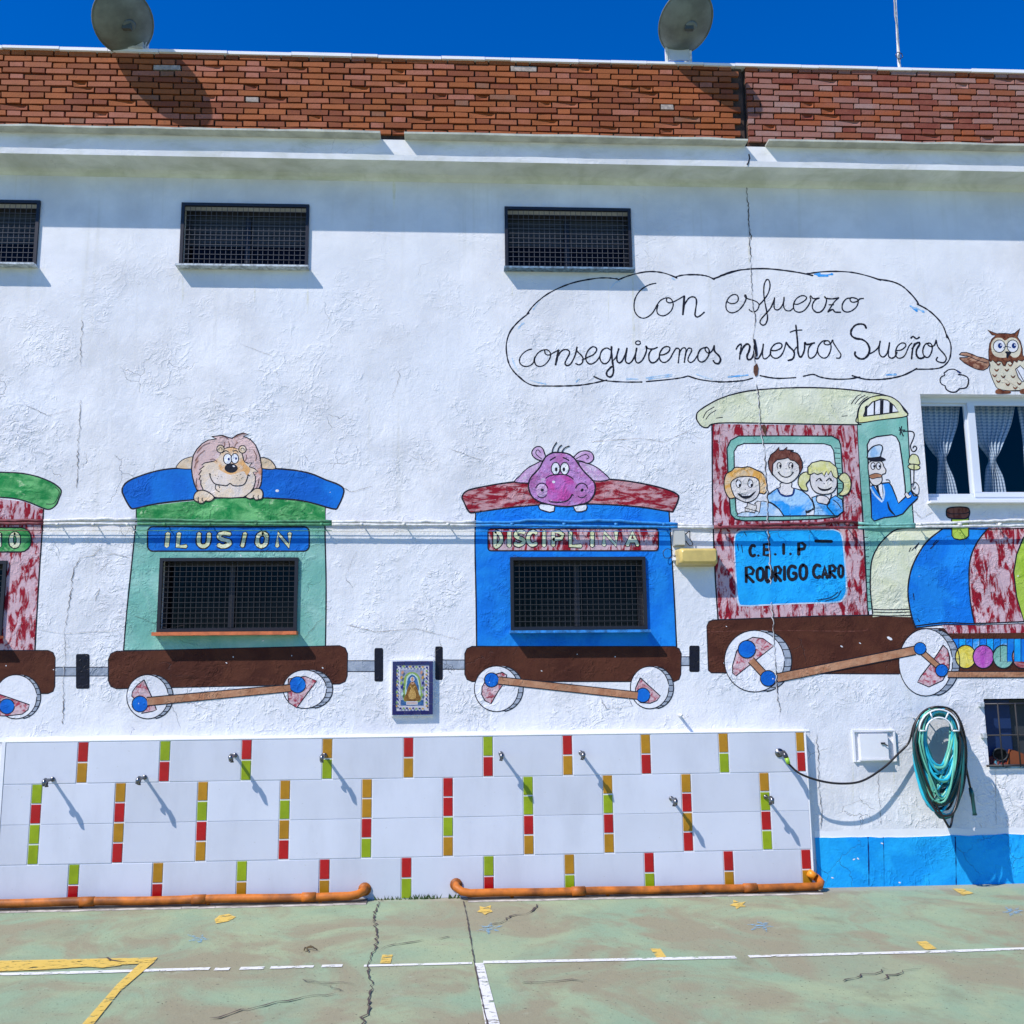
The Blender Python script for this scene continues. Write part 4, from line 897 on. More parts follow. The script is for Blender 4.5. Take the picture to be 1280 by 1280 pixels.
P.fill(q('900 520 940 540 990 540 1030 520 1010 550 960 562 920 550'), 'ink', sm=True); P.stroke(q('955 492 963 496'), .8)
P.fill(q('890 620 920 600 980 610 1010 650 990 680 940 672 900 660'), 'skin', sm=True, out=1.0); P.stroke(q('1025 590 1010 640 985 690 1010 730 1050 775'), 1.2); P.stroke(q('1040 640 1080 670 1110 715'), .9)
part(P, 'painted_child', LO, 'painted blond girl with two pigtails')
P = Paint(0, .0035)   # driver
P.fill(v('205 900 250 880 320 870 375 865 400 900 440 1000 460 1055 520 1000 570 940 600 985 640 990 630 1015 560 1080 500 1150 440 1172 330 1185 240 1215 215 1190 210 1000'), 'bluesky', out=1.4)
P.fill(v('230 885 310 875 320 960 318 1030'), 'eye', out=.9); P.fill(v('250 895 278 892 285 940 300 1000 270 950'), 'ink'); P.stroke(v('205 905 240 970 310 1040'), 2.2, 'paleblue'); P.stroke(v('320 890 330 960 318 1030'), 2.0, 'paleblue')
P.stroke(v('360 1040 380 1110 430 1165'), 2.2, 'ink', taper=True); P.fill(v('190 680 300 670 330 725 345 745 340 780 310 795 310 850 280 885 240 890 205 860 190 800'), 'skin', sm=True, out=1.1)
for x in (228, 278): P.fill(ell(1060+x/7.31, 485+713/7.31, 2.8, 4.3), 'eye', out=.9); P.fill(ell(1060+(x+9)/7.31, 485+716/7.31, 1.1, 1.7), 'ink')
P.fill(v('190 805 230 785 260 780 305 795 300 815 260 820 220 830'), 'rod', sm=True, out=.7); P.fill(v('178 620 185 580 230 535 290 520 315 545 300 600 285 632 180 640'), 'paleblue', sm=True, out=1.3); P.fill(v('180 645 290 628 345 655 300 672 220 672'), 'ink', sm=True)
P.stroke(v('345 840 370 840 385 862'), .9); P.fill(v('515 970 535 950 560 985 580 975 570 1000 540 1010'), 'skin', out=.8)
P.stroke(v('575 930 600 960 640 990'), 1.2); P.stroke(v('590 870 575 900 590 960 640 970 645 900 610 860 590 900 600 925 615 900'), .8)
part(P, 'painted_driver', LO, 'painted train driver with moustache and cap')
P = Paint(0, .0022)   # bell on its bracket
P.stroke(v('500 400 540 395 590 400 605 430 590 480 570 530 585 575 610 578 628 550 610 530 592 548'), 1.3); P.stroke(v('470 360 485 395 505 440'), 1.3); P.stroke(v('490 350 480 400 475 430'), 1.2); P.stroke(v('465 385 520 385'), 1.2)
P.fill(v('560 690 560 640 580 610 605 605 635 620 650 660 650 700'), 'yellowcream', sm=True, out=1.1); P.fill(ell(1060+602/7.31, 485+722/7.31, 7.6, 3.6, 6), 'yellowcream', out=1.1); P.stroke(v('603 700 602 780 600 870'), 1.2)
part(P, 'painted_bell', LO)
P = Paint(0, .0016)   # blue name plate
P.fill(g('245 150 262 105 330 95 700 92 790 95 825 130 838 250 850 400 835 460 790 485 600 490 400 500 300 503 262 480 250 300'), 'paleblue', sm=True, n=3); P.fill(g('250 155 268 110 330 100 700 97 785 100 818 132 831 250 842 400 828 455 785 478 600 484 400 493 305 496 270 474 256 300'), 'cyan', sm=True, n=3)
k = lambda x, y: (860+x/4.267, 640+y/4.267)
for ch, x0, x1, y0, y1, wd in (('C', 330, 358, 178, 235, 3), ('.', 375, 376, 180, 235, 2.6), ('E', 405, 436, 172, 230, 3), ('.', 465, 466, 178, 228, 2.6), ('I', 508, 512, 170, 225, 3), ('.', 546, 547, 170, 226, 2.6), ('P', 590, 624, 166, 228, 3),
    ('R', 310, 350, 295, 375, 3), ('O', 368, 402, 298, 365, 3), ('D', 418, 448, 292, 368, 3), ('R', 465, 495, 292, 368, 3), ('I', 512, 516, 290, 362, 3), ('G', 534, 575, 288, 360, 3), ('O', 596, 632, 282, 358, 3), ('C', 668, 705, 282, 350, 3), ('A', 715, 742, 290, 352, 3), ('R', 755, 785, 286, 350, 3), ('O', 802, 826, 284, 346, 2.6)):
    a = k(x0, y0); d = k(x1, y1); glyph(P, ch, a[0], a[1], d[0], d[1], wd, 'ink', 0)
P.stroke([k(678, 155), k(768, 157)], 3.2, 'ink'); 
for s in ('690 470 760 455 800 425', '730 475 790 455 815 420', '262 170 268 205', '285 175 290 215', '300 108 310 125'): P.stroke(g(s), .7)
part(P, 'painted_name_plate', LO, 'blue painted plate reading C.E.I.P RODRIGO CARO')
P = Paint(0, .0024)   # boiler bands
P.fill(h('-45 745 -57 560 -51 410 -17 317 41 248 100 208 160 199 300 198 400 203 280 290 200 430 172 570 185 700 190 745 0 740'), 'cream'); P.stroke(g('985 545 972 400 978 270 1010 190 1060 130 1110 95 1180 85'), 1.5); P.stroke(h('-40 698 60 700 185 697'), 1.2); P.stroke(h('-40 714 60 718 188 714'), 1); P.stroke(h('-45 735 60 738 188 735'), 1.2)
P.fill(h('400 195 280 290 200 430 172 570 185 700 218 812 400 790 580 795 555 640 547 480 560 370 600 280 665 195'), 'bluesky'); P.stroke(h('385 202 280 290 200 430 172 570 185 700 218 812'), 1.6)
P.fill(h('665 195 600 280 560 370 547 480 555 640 585 785 886 775 870 730 840 620 822 470 840 360 900 220 940 195'), 'redscr'); P.stroke(h('655 210 600 280 560 370 547 480 555 640 580 785'), 1.5)
P.fill(h('940 195 880 260 840 360 822 470 840 620 886 775 1180 775 1240 640 1250 420 1180 250 1100 195'), 'lime', out=1.5); P.stroke(h('218 800 400 780 580 785 900 772'), 1.4); P.stroke(h('220 812 400 792 600 795 900 785'), 1.2)
P.fill(h('380 795 600 797 900 787 1150 787 1150 840 420 845'), 'redscr'); P.stroke(h('100 196 300 198 400 200 660 204 900 200 1080 200'), 1.3)
for s in ('178 342 190 318', '195 335 240 288', '215 325 238 295', '310 325 360 275', '325 300 350 270', '205 600 210 640', '230 755 245 775'): P.stroke(h(s), .9)
part(P, 'painted_boiler', LO, 'painted boiler in cream, blue, red and lime bands')
P = Paint(0, .0050); P.fill(h('440 130 545 130 545 245 530 262 490 270 455 262 442 245'), 'lime', out=1.3); P.fill(h('408 95 420 75 480 68 535 72 550 92 545 125 520 140 440 138 412 125'), 'hairbrown', sm=True, out=1.4); P.stroke(h('412 100 440 110 520 108 548 98'), .9); part(P, 'painted_chimney', LO)
P = Paint(0, .0012)
P.fill([(884, 783), (886.5, 777.5), (891, 775.5), (1024, 770), (1090, 768), (1146, 768.5), (1150, 785), (1340, 785), (1340, 842), (1124, 842.5), (1000, 842), (889, 841), (885.5, 838)], 'brown'); P.stroke([(1124, 842.5), (1000, 842), (889, 841), (885.5, 838), (883.5, 783), (886, 777), (891, 775), (1024, 770), (1141, 768)], 1.1, sm=False)
for cx, cy, rx in ((1112, 798, 4), (908, 783, 1), (905, 829, 1.2), (1052, 808, 2), (1075, 804, 1.5)): P.fill(ell(cx, cy, rx, rx*.45, 30, 6), 'white')
P.stroke([(884, 790), (960, 788), (1068, 789), (1085, 786)], .6, 'hairbrown')
part(P, 'painted_chassis', LO)
P = Paint(0, .0030)
for i in range(16):
    x = 1190+i*8.6; P.fill([(x, 798.5), (x+8.6, 798.5), (x+8.6, 827+R.uniform(-1, 1)), (x, 827)], ('bluesky', 'cyan', 'bluesky', 'lightblue')[i % 4], out=.7)
part(P, 'painted_slats', LO)
P = Paint(0, .0046)
for i, (x, m_) in enumerate(((1207, 'yellow'), (1229, 'magenta'), (1254, 'teal'), (1278, 'redroof'), (1302, 'yellow'))): P.fill(ell(x, 821, 13, 14.6), m_, out=1.2)
part(P, 'painted_balls', LO)
wheel(LO, 943, 826.5, 37.5, 38.5, 9, g('345 668 400 675 457 715 380 775 255 875 238 860 237 820 260 740 300 690'), [], .0036)
wheel(LO, 1157, 828, 33.5, 42, 9, h('388 918 415 945 428 990 425 1060 385 1135 300 1175 230 1145 250 1110 320 1020'), [], .0044)
P = Paint(0, .0095); rod(P, g('335 790 400 860')[0], g('335 790 400 860')[1], 4.4, 4.4); rod(P, g('475 885 1210 738')[0], g('475 885 1210 738')[1], 5.4, 5.4)
rod(P, h('262 965 370 1060')[0], h('262 965 370 1060')[1], 3.4, 3.4); rod(P, h('415 1098 1100 1098')[0], h('415 1098 1100 1098')[1], 3.8, 3.8)
for a, r_ in (((933.4, 811.6), 11), ((960, 848), 9.8), ((1149.8, 810.6), 7.6), ((1176.8, 838), 7.8)): P.fill(ell(a[0], a[1], r_, r_, 0, 18), 'blue'); P.stroke(ell(a[0], a[1], r_, r_, 0, 18, 0, 361), 1.0, sm=False)
part(P, 'painted_rod', LO)

# ---- cloud with the motto
P = Paint(0, .0012)
o6 = lambda s: C(s, 600, 310, 4); o9 = lambda s: C(s, 900, 310, 4)
for s in ('690 155 640 150 580 152 480 170 400 198 330 235 270 285 235 330', '245 325 190 370 150 420 132 480 135 540 150 590 180 630 210 655', '195 645 230 672 270 688 330 690 420 690 500 686 570 675 635 660', '568 642 620 662 720 670 810 670', '830 668 920 660 1000 650 1040 640', '1040 640 1100 658 1180 668 1260 668', '690 160 740 140 810 122 870 118 930 128 985 150', '975 145 1020 135 1090 134 1140 142 1172 158', '1165 155 1220 135 1290 112 1350 105'):
    P.stroke(o6(s), 1.5, jit=.3)
for s in ('0 140 60 118 120 108 165 104 240 104 320 112 400 124 465 138', '430 130 500 120 580 117 660 122 740 140 805 162', '790 156 860 168 910 190 950 225 980 260 995 285', '985 280 1040 310 1090 355 1120 400 1135 450', '1130 430 1150 470 1155 510 1145 560 1110 595 1060 605 975 606', '985 602 920 635 850 652 780 658 720 655 660 638', '700 645 640 655 560 655 500 645 465 632 415 642', '380 648 300 652 250 648 200 638', '165 650 120 662 60 668 -10 670'):
    P.stroke(o9(s), 1.5, jit=.3)
for s in ('265 310 280 285 295 270', '190 405 205 385 220 375', '160 550 175 590 190 615', '250 660 290 672 330 680', '480 670 495 655', '655 200 675 175 700 165', '730 655 790 655', '830 650 900 638 960 632', '840 656 900 648 960 640', '1080 630 1120 645 1160 655', '960 150 975 160'): P.stroke(o6(s), 1.5, 'paleblue', jit=.6)
for s in ('480 132 520 136 565 130', '490 138 540 140', '470 132 500 128', '950 290 990 305 1020 320', '960 300 985 315', '830 635 880 632', '40 645 90 640 140 635'): P.stroke(o9(s), 2.0, 'lightblue', jit=.6)
CLD = part(P, 'painted_cloud', BLD, 'painted thought cloud outline around the motto')
P = Paint(0, .0018)
a8 = lambda s: C(s, 780, 340, 8); b6 = lambda s: C(s, 900, 340, 6.4); d8 = lambda s: C(s, 640, 400, 8); e8 = lambda s: C(s, 760, 400, 8); f8 = lambda s: C(s, 900, 400, 8); g8 = lambda s: C(s, 1050, 390, 8)
def wr(fn, s, w=1.35): P.stroke(fn(s), w, jit=.18)
wr(a8, '320 112 260 125 200 155 145 205 110 270 100 340 110 400 145 445 190 462 235 450 280 415 310 370 330 330 370 280 430 258 470 270 490 310 488 350 465 395 420 430 380 438 340 420 328 380 340 330'); wr(a8, '430 258 425 290 450 308 490 300 540 275 600 240'); wr(a8, '602 238 598 320 588 428', 2.3); wr(a8, '598 340 640 270 680 248 715 260 725 300 715 380 710 430 730 450 765 435 803 402', 1.6)
part(P, 'painted_word', CLD, 'handwritten word Con'); P = Paint(0, .0018)
wr(b6, '52 232 80 250 120 250 145 225 140 190 110 180 75 200 50 245 50 295 75 322 110 325 150 305 185 265 205 225 210 195 200 182 200 200 225 215 260 225 295 240 312 265 300 300 275 318 245 312 232 298')
wr(b6, '310 265 345 230 385 170 400 110 390 65 370 65 352 110 352 200 372 310 380 370 365 415 340 425 320 405 330 375 365 335 400 295 425 245 437 205', 1.45); wr(b6, '437 205 432 270 440 298 465 302 490 280 510 235 512 200', 1.4); wr(b6, '512 200 508 270 525 305 560 310 590 285')
wr(b6, '590 255 620 258 660 240 690 215 685 195 650 190 610 215 588 260 595 305 630 322 670 310 705 270 725 225 720 200 728 192 745 212 795 208'); wr(b6, '795 208 760 225 740 260 742 295 770 322 805 318 835 285 850 240 850 215 835 195 850 210 900 215 950 205', 1.5); wr(b6, '950 205 910 245 862 320', 1.5); wr(b6, '870 262 910 262'); wr(b6, '862 320 900 300 920 320 965 322', 1.6)
wr(b6, '1050 208 1010 215 980 255 980 300 1010 320 1050 312 1090 280 1105 240 1095 215 1050 205 1040 225 1060 242 1095 235 1120 215 1148 212')
part(P, 'painted_word', CLD, 'handwritten word esfuerzo'); P = Paint(0, .0018)
wr(d8, '200 290 150 305 100 345 75 395 85 440 130 465 180 455 215 425 225 385 260 330 310 300 355 300 385 335 375 390 330 445 280 465 240 450 225 410 228 370'); wr(d8, '325 300 335 340 370 350 410 330 465 300'); wr(d8, '465 300 452 370 435 450', 2.3); wr(d8, '455 370 490 315 530 295 565 305 575 335 550 385 530 430 545 455 580 445 610 400 635 340 650 268', 1.6)
wr(d8, '650 268 650 310 690 350 710 385 700 430 670 448 635 435', 1.5); wr(d8, '700 400 760 372 815 345 845 305 840 278 805 268 765 300 740 350 740 400 765 435 800 438 845 410 880 360', 1.5); wr(d8, '985 300 950 280 910 295 885 335 880 390 905 430 940 435 975 400 990 340 995 265', 1.5); wr(d8, '995 265 995 340 1005 420 1015 500 1005 550 980 570 950 555 948 520 980 480 1000 465', 2.0); wr(d8, '1005 410 1040 370 1065 290')
wr(e8, '108 285 90 350 90 405 110 428 140 410 170 350 190 280', 1.7); wr(e8, '190 280 180 350 175 410 205 435 240 410 270 350 287 280', 1.6); wr(e8, '287 280 275 350 275 405 300 430 340 405 370 350 385 300 380 260 400 285 450 290 495 272', 1.6); wr(e8, '440 290 410 340 412 400 440 428 480 415 515 370', 1.7); wr(e8, '520 350 560 345 605 318 618 280 590 265 550 280 518 330 515 385 540 420 580 420 620 385 650 330 680 285 700 285', 1.5); P.stroke(ell(797.5, 428.5, 3.1, 2.4, 0, 14, 0, 361), 1.3)
wr(e8, '695 280 715 300 710 360 702 430', 1.5); wr(e8, '712 330 740 285 770 280 780 310 770 370 763 425', 1.5); wr(e8, '778 330 800 285 830 285 835 310 805 370 800 405 825 425 860 405 890 360', 1.4); wr(e8, '975 275 930 290 900 340 900 395 930 420 970 405 1005 355 1010 300 985 272 970 290 985 320 1015 330 1045 300 1062 255', 1.5); wr(e8, '1062 255 1065 310 1110 360 1125 400 1105 435 1070 430 1052 405', 1.9)
part(P, 'painted_word', CLD, 'handwritten word conseguiremos'); P = Paint(0, .0018)
wr(f8, '160 295 180 260 210 240 210 280 200 340 195 395', 1.6); wr(f8, '200 340 235 270 270 240 297 260 290 310 270 360 280 395 310 390 335 350 345 280 340 215', 2.1); wr(f8, '345 250 340 330 350 380 380 385 405 350 425 300 433 240', 1.8); wr(f8, '433 240 425 310 430 375 455 388 490 360 510 320'); wr(f8, '515 305 560 305 610 280 618 245 590 230 545 245 510 290 505 340 530 375 570 382 610 355 640 300 660 225', 1.5)
wr(f8, '660 222 690 265 735 310 742 350 725 390 680 405', 2.0); wr(f8, '735 315 765 270', 1.3); wr(f8, '758 50 765 120 775 220 780 320 800 370 825 350 845 290 848 225 870 245 945 228', 1.9); wr(f8, '700 122 750 105 820 100', 1.4); wr(f8, '920 240 890 275 880 330 890 375 920 380 955 350 975 300', 1.4)
wr(f8, '1080 208 1030 210 990 250 975 300 990 350 1030 380 1070 370 1100 320 1110 260 1085 210 1045 215 1045 240 1080 248 1110 230 1125 200 1135 230 1180 300 1208 345 1195 380 1162 380', 1.4)
part(P, 'painted_word', CLD, 'handwritten word nuestros'); P = Paint(0, .0018)
wr(g8, '262 165 245 130 200 120 150 135 112 185 115 235 160 265 220 275 270 310 295 370 280 430 235 468 185 462 150 430 152 398', 2.1); wr(g8, '270 430 340 395 385 350 402 290', 1.5); wr(g8, '402 290 390 360 395 420 425 450 460 430 485 370 495 305', 1.6); wr(g8, '495 305 485 380 485 440 515 462 550 445 570 400', 1.6); wr(g8, '565 385 610 380 655 345 650 315 610 312 570 350 555 410 570 455 610 460 650 430 690 340 720 310')
wr(g8, '745 315 725 380 715 470', 1.7); wr(g8, '720 370 755 320 790 305 795 325 765 380 765 430 790 462 825 460 850 440', 2.0); wr(g8, '708 262 730 245 765 268 795 250', 1.7); wr(g8, '890 310 850 325 828 380 835 430 865 455 895 440 920 380 915 325 885 310 880 330 910 345 945 330 960 280', 1.5); wr(g8, '960 280 980 350 1040 420 1062 465 1040 505 990 500 962 480 975 452', 1.5)
part(P, 'painted_word', CLD, 'handwritten word Sueños')
P = Paint(0, .0012); P.stroke(g8('1050 605 1080 580 1130 572 1170 585 1210 610'), 1.2); P.stroke(g8('1170 590 1200 612'), 1.6, 'navy'); P.stroke(g8('1180 625 1230 632 1275 655 1285 700 1262 755 1195 768'), 1.5); P.stroke(g8('1195 768 1160 798 1110 800 1065 775 1050 738'), 1.5); P.stroke(g8('1055 740 1015 720 1000 685 1012 650 1045 632 1040 610 1055 600'), 1.2); part(P, 'painted_thought_bubble', BLD)

# ---- owl
P = Paint(0, .0012); w8 = lambda s: C(s, 1190, 400, 12.8)
P.fill(w8('600 640 610 720 600 800 630 900 680 1020 740 1100 900 1130 1100 1135 1220 1100 1280 1000 1310 850 1290 700 1180 620 900 600'), 'owlbelly', sm=True, out=.8)
P.fill(w8('115 555 150 520 230 518 330 550 400 585 500 605 590 640 600 720 570 770 500 805 420 795 350 770 290 740 200 690 120 620 120 600 240 600 270 585 200 575'), 'owlwing', out=.9); P.stroke(w8('270 580 400 640 560 690'), .8); P.stroke(w8('240 620 380 690 520 740'), .8, 'owlbrown')
P.fill(w8('590 650 585 500 600 380 640 300 700 250 640 240 565 155 660 200 720 220 760 215 860 215 940 225 1000 215 1050 170 1085 135 1060 220 1045 270 1095 350 1125 460 1130 560 1180 620 1120 660 1060 640 1040 680 990 650 970 710 930 660 880 670 850 740 820 730 790 670 740 660 700 690 650 640 620 670'), 'owlbrown', out=.8)
P.fill(w8('625 430 640 350 700 290 790 290 850 330 920 285 1010 290 1070 350 1100 440 1090 530 1050 590 980 600 920 560 860 600 760 600 680 570 640 510'), 'owlbelly', sm=True)
for x, rx in ((755, 7.4), (970, 7.0)): P.fill(ell(1190+x/12.8, 400+420/12.8, rx, 7.8), 'eye', out=.8)
for x in (768, 990): P.fill(ell(1190+x/12.8, 400+412/12.8, 2.8, 3.4), 'navy'); P.fill(ell(1190+(x+16)/12.8, 400+402/12.8, .9), 'eye')
P.fill(w8('840 510 880 500 945 515 940 545 910 570 890 620 865 590 870 545'), 'ink'); P.stroke(w8('820 440 870 425 940 440'), .7)
for x, y in ((712, 800), (875, 800), (818, 905), (975, 905), (740, 980), (890, 1030), (740, 705), (930, 720), (1075, 1015), (680, 890), (1010, 1085)): P.stroke([(1190+(x-35)/12.8, 400+(y-18)/12.8), (1190+x/12.8, 400+(y+14)/12.8), (1190+(x+35)/12.8, 400+(y-18)/12.8)], 1.9, 'owlbrown', taper=True)
P.fill(w8('1015 790 1090 730 1160 800 1160 970 1120 990 1060 920'), 'eye', out=1.0); P.stroke(w8('1040 790 1090 880 1140 970'), .9)
for x0, x1 in ((690, 940), (1080, 1260)): P.fill(w8(f'{x0} 1150 {x0+20} 1115 {x0+80} 1100 {x0+120} 1130 {x1-20} 1135 {x1} 1160 {x1-40} 1180 {x0+30} 1182'), 'owlbrown', sm=True)
P.stroke(w8('940 1132 1090 1128'), .9); part(P, 'painted_owl', BLD, 'painted brown owl with raised wing above the curtained window')

# ---- faint run-off drips under sills and fixings
M['drip'] = paint('faint_drip', (.66, .65, .58), (.74, .74, .73), 9, chips=False)
for px, y0, y1, w_ in ((791, 346, 440, 3), (793, 400, 470, 1.2), (228, 346, 380, 2), (640, 350, 372, 2), (760, 346, 400, 1.2), (384, 348, 392, 2), (492, 212, 262, 3), (936, 300, 330, 2.5), (318, 350, 378, 1), (202, 798, 806, 1), (1066, 956, 1000, 1.6), (1117, 956, 990, 1.2)):
    P = Paint(0, .0009); P.stroke([(px, y0), (px+.6, (y0+y1)/2), (px+.2, y1)], w_, 'drip', taper=True, jit=.5); P.build('drip_mark', BLD)
# ---- cracks in the render
def crack(pts, w, name='wall_crack', jag=1.2, base=.0105, side=True, lab=None, step=2.4):
    w *= .75; P = Paint(0, base); q = []
    for a, c_ in zip(pts[:-1], pts[1:]):
        n = max(1, int(math.dist(a, c_)/step))
        for i in range(n): t = i/n; q.append((a[0]+(c_[0]-a[0])*t+R.gauss(0, jag*.5), a[1]+(c_[1]-a[1])*t))
    q.append(pts[-1])
    i = 0
    while i < len(q)-2:
        n = R.randint(5, 18); sg_ = q[i:i+n+1]
        if len(sg_) > 1 and R.random() < .94:
            P.stroke(sg_, w*R.uniform(.5, 1.5), M['crack'], sm=False, taper=True, jit=.5)
            if side: P.stroke([(x-w*1.0-.3, y) for x, y in sg_], w*.9, M['flake'], sm=False, taper=True, jit=.6)
        i += n
    return P.build(name, BLD, lab)
crack([(934, 176), (935, 192), (937, 205), (933, 214), (934, 240), (936, 262), (936.5, 285), (939, 298)], .7, lab='crack over the expansion joint below the cornice', base=.002)
crack([(935, 221), (933.5, 240), (936, 262), (936.5, 285), (939, 300)], 1.2, base=.003, lab='crack below the cornice')
P = Paint(-.274, .006); P.stroke([(936, 193), (937, 198), (935.5, 203), (934, 206)], 1.5, 'ink', sm=False); P.build('wall_crack', BLD, 'dark crack through the cornice edge')
crack([(937, 290), (939, 340), (940, 370), (944, 400), (942, 425), (944, 455)], 1.0); crack([(946, 480), (949, 500), (951, 535), (956, 560), (958, 600), (960, 640)], 1.3, lab='long crack through the cab of the painted locomotive')
crack([(960, 640), (962, 690), (966, 760), (969, 820), (972, 870), (977, 893)], 1.2, base=.0115)
crack([(1021, 918), (1023, 950), (1024, 985), (1027, 1012), (1026, 1036)], 1.1); crack([(1098, 958), (1098, 985), (1101, 1030)], .4, side=False); crack([(1244, 965), (1245, 1030)], .6, side=False, jag=.3)
P = Paint(0, .0110); P.fill([(942, 458), (946, 454), (948, 460), (947, 469), (944, 471), (941.5, 465)], M['rust']); P.fill([(955, 530), (958, 535), (957, 546), (954, 540), (952, 534)], M['rust']); P.fill([(941, 424.5), (944, 424), (946, 434), (947, 444), (944.5, 447), (943, 434)], M['ink']); part(P, 'rust_hole', BLD)
P = Paint(0, .0021); P.stroke([(936, 197), (936.8, 203), (935.5, 209), (933, 213)], 1.6, 'ink')
for pts, w_ in (([(103, 400), (101, 440), (102, 470), (100, 520), (98, 560), (96, 610)], .7), ([(99, 700), (92, 712), (90, 735), (87, 752), (84, 770), (81, 790), (82, 820), (80, 850), (79, 905)], .8), ([(126, 684), (118, 694), (100, 697), (96, 706)], .8), ([(133, 694), (142, 692), (162, 697)], .8), ([(46, 786), (80, 792), (110, 790), (155, 788)], .6), ([(140, 700), (120, 718)], .5), ([(124, 735), (119, 752)], .6),
    ([(30, 505), (60, 520), (90, 512)], .4), ([(430, 780), (470, 790), (520, 786), (575, 800)], .5), ([(560, 560), (600, 575), (640, 566)], .4), ([(740, 552), (800, 548), (830, 553), (866, 536)], .5), ([(410, 600), (440, 615), (465, 608)], .5), ([(445, 690), (432, 720), (440, 735)], .5), ([(752, 873), (758, 886), (790, 882), (786, 872)], .6), ([(1140, 636), (1152, 648), (1166, 640)], .6), ([(1010, 640), (1014, 660), (1009, 690)], .4),
    ([(520, 900), (530, 880), (522, 868)], .5), ([(480, 430), (500, 470), (490, 500)], .35), ([(300, 430), (340, 445), (350, 480)], .35), ([(1200, 883), (1215, 882)], .6), ([(1050, 1010), (1075, 1000), (1090, 1005)], .4), ([(170, 770), (210, 786), (235, 780)], .5), ([(380, 800), (400, 775), (408, 772)], .5)):
    crack(pts, w_, jag=1.6, side=w_ > .55)
# ------------------------------------------------------------------ tiled shower wall
TB = .062
SH = empty('tiled_shower_wall', (at(510, 1110).x, -TB/2, 0), 'low white tiled shower wall with green, red and ochre tile strips', 'shower wall')
xl, xr = at(4, 985, -TB).x, at(1011, 1010, -TB).x
ZR = [at(510, y, -TB).z for y in (921.5, 972.5, 1022.5, 1071.5)]+[0.0]
MTW = plain('white_glazed_tile', (.62, .645, .72), .16, var=.03, sc=2, bump=.0012, bsc=5, spec=.45)
t = MTW.node_tree; bs = t.nodes['Principled BSDF']; src = bs.inputs['Base Color'].links[0].from_socket
oi = N(t, 'ShaderNodeObjectInfo'); p_ = pos(t)
vv = mth(t, 'MULTIPLY', ramp(t, oi.outputs['Random'], 0, 1, .93, 1.03, False), ramp(t, noise(t, mapping(t, p_, (1.6, 1, .5)), 2.2, 6, .65), .42, .75, 1.0, .90)); vc = N(t, 'ShaderNodeCombineColor'); [t.links.new(vv, vc.inputs[i]) for i in range(3)]
t.links.new(mix(t, mth(t, 'MULTIPLY', ramp(t, noise(t, p_, 34, 3, .6), .68, .74), .35), mix(t, 1.0, src, vc.outputs[0], 'MULTIPLY'), (.38, .37, .35)), bs.inputs['Base Color'])
MGT = plain('white_grout', (.74, .73, .71), .8)
MTC = {'g': plain('green_glazed_tile', (.25, .34, .006), .2, var=.12, sc=9), 'r': plain('red_glazed_tile', (.40, .004, .008), .2, var=.12, sc=9), 'o': plain('ochre_glazed_tile', (.40, .19, .008), .2, var=.12, sc=9)}
b = MB(); b.box((xl-.012, -TB+.0035, 0), (xr+.008, .0, ZR[0]+.002), MGT); b.build('backing', SH)
b = MB(); b.box((xl-.02, -TB-.003, ZR[0]+.002), (xr+.012, 0, ZR[0]+.009), M['smooth']); b.box((xl-.03, -TB-.004, 0), (xl-.004, 0, ZR[0]+.003), M['smooth']); b.box((xr+.001, -TB-.002, 0), (xr+.010, 0, ZR[0]+.0015), M['smooth']); b.build('edge_trim', SH)
rows = [([(103.5, 'ro'), (206, 'gr'), (308, 'rg'), (409, 'og'), (510.5, 'ro'), (610, 'gr'), (709.5, 'ro'), (807.5, 'or'), (905, 'og'), (1002, 'or')], 945, 0, 1),
        ([(45.5, 'grgg'), (150, 'oror'), (253, 'ogro'), (356, 'ogor'), (458.5, 'oorg'), (560, 'rrgo'), (660.3, 'ggro'), (760, 'ogro'), (858.5, 'oror'), (956.5, 'ogrg')], 1000, 1, 3),
        ([(92, 'gr'), (197, 'or'), (302, 'go'), (405.5, 'ro'), (508, 'rg'), (611, 'gr'), (712, 'og'), (812, 'rg'), (911.5, 'ro'), (1009, 'ro')], 1095, 3, 4)]
tw = .080; gp = .011
def tile(name, x0, z0, x1, z1, m, out=.002):
    y = -TB-R.uniform(0, .0012)-out+.002; b = MB(); e = .0025; yb = -TB+.005; tl = R.uniform(-.0006, .0006)
    b.add([(x0, yb, z0), (x1, yb, z0), (x1, yb, z1), (x0, yb, z1), (x0, y+e*.4, z0), (x1, y+e*.4, z0), (x1, y+e*.4, z1), (x0, y+e*.4, z1), (x0+e, y+tl, z0+e), (x1-e, y-tl, z0+e), (x1-e, y-tl, z1-e), (x0+e, y+tl, z1-e)],
          [(0, 1, 5, 4), (1, 2, 6, 5), (2, 3, 7, 6), (3, 0, 4, 7), (4, 5, 9, 8), (5, 6, 10, 9), (6, 7, 11, 10), (7, 4, 8, 11), (8, 9, 10, 11)], m)
    b.build(name, SH)
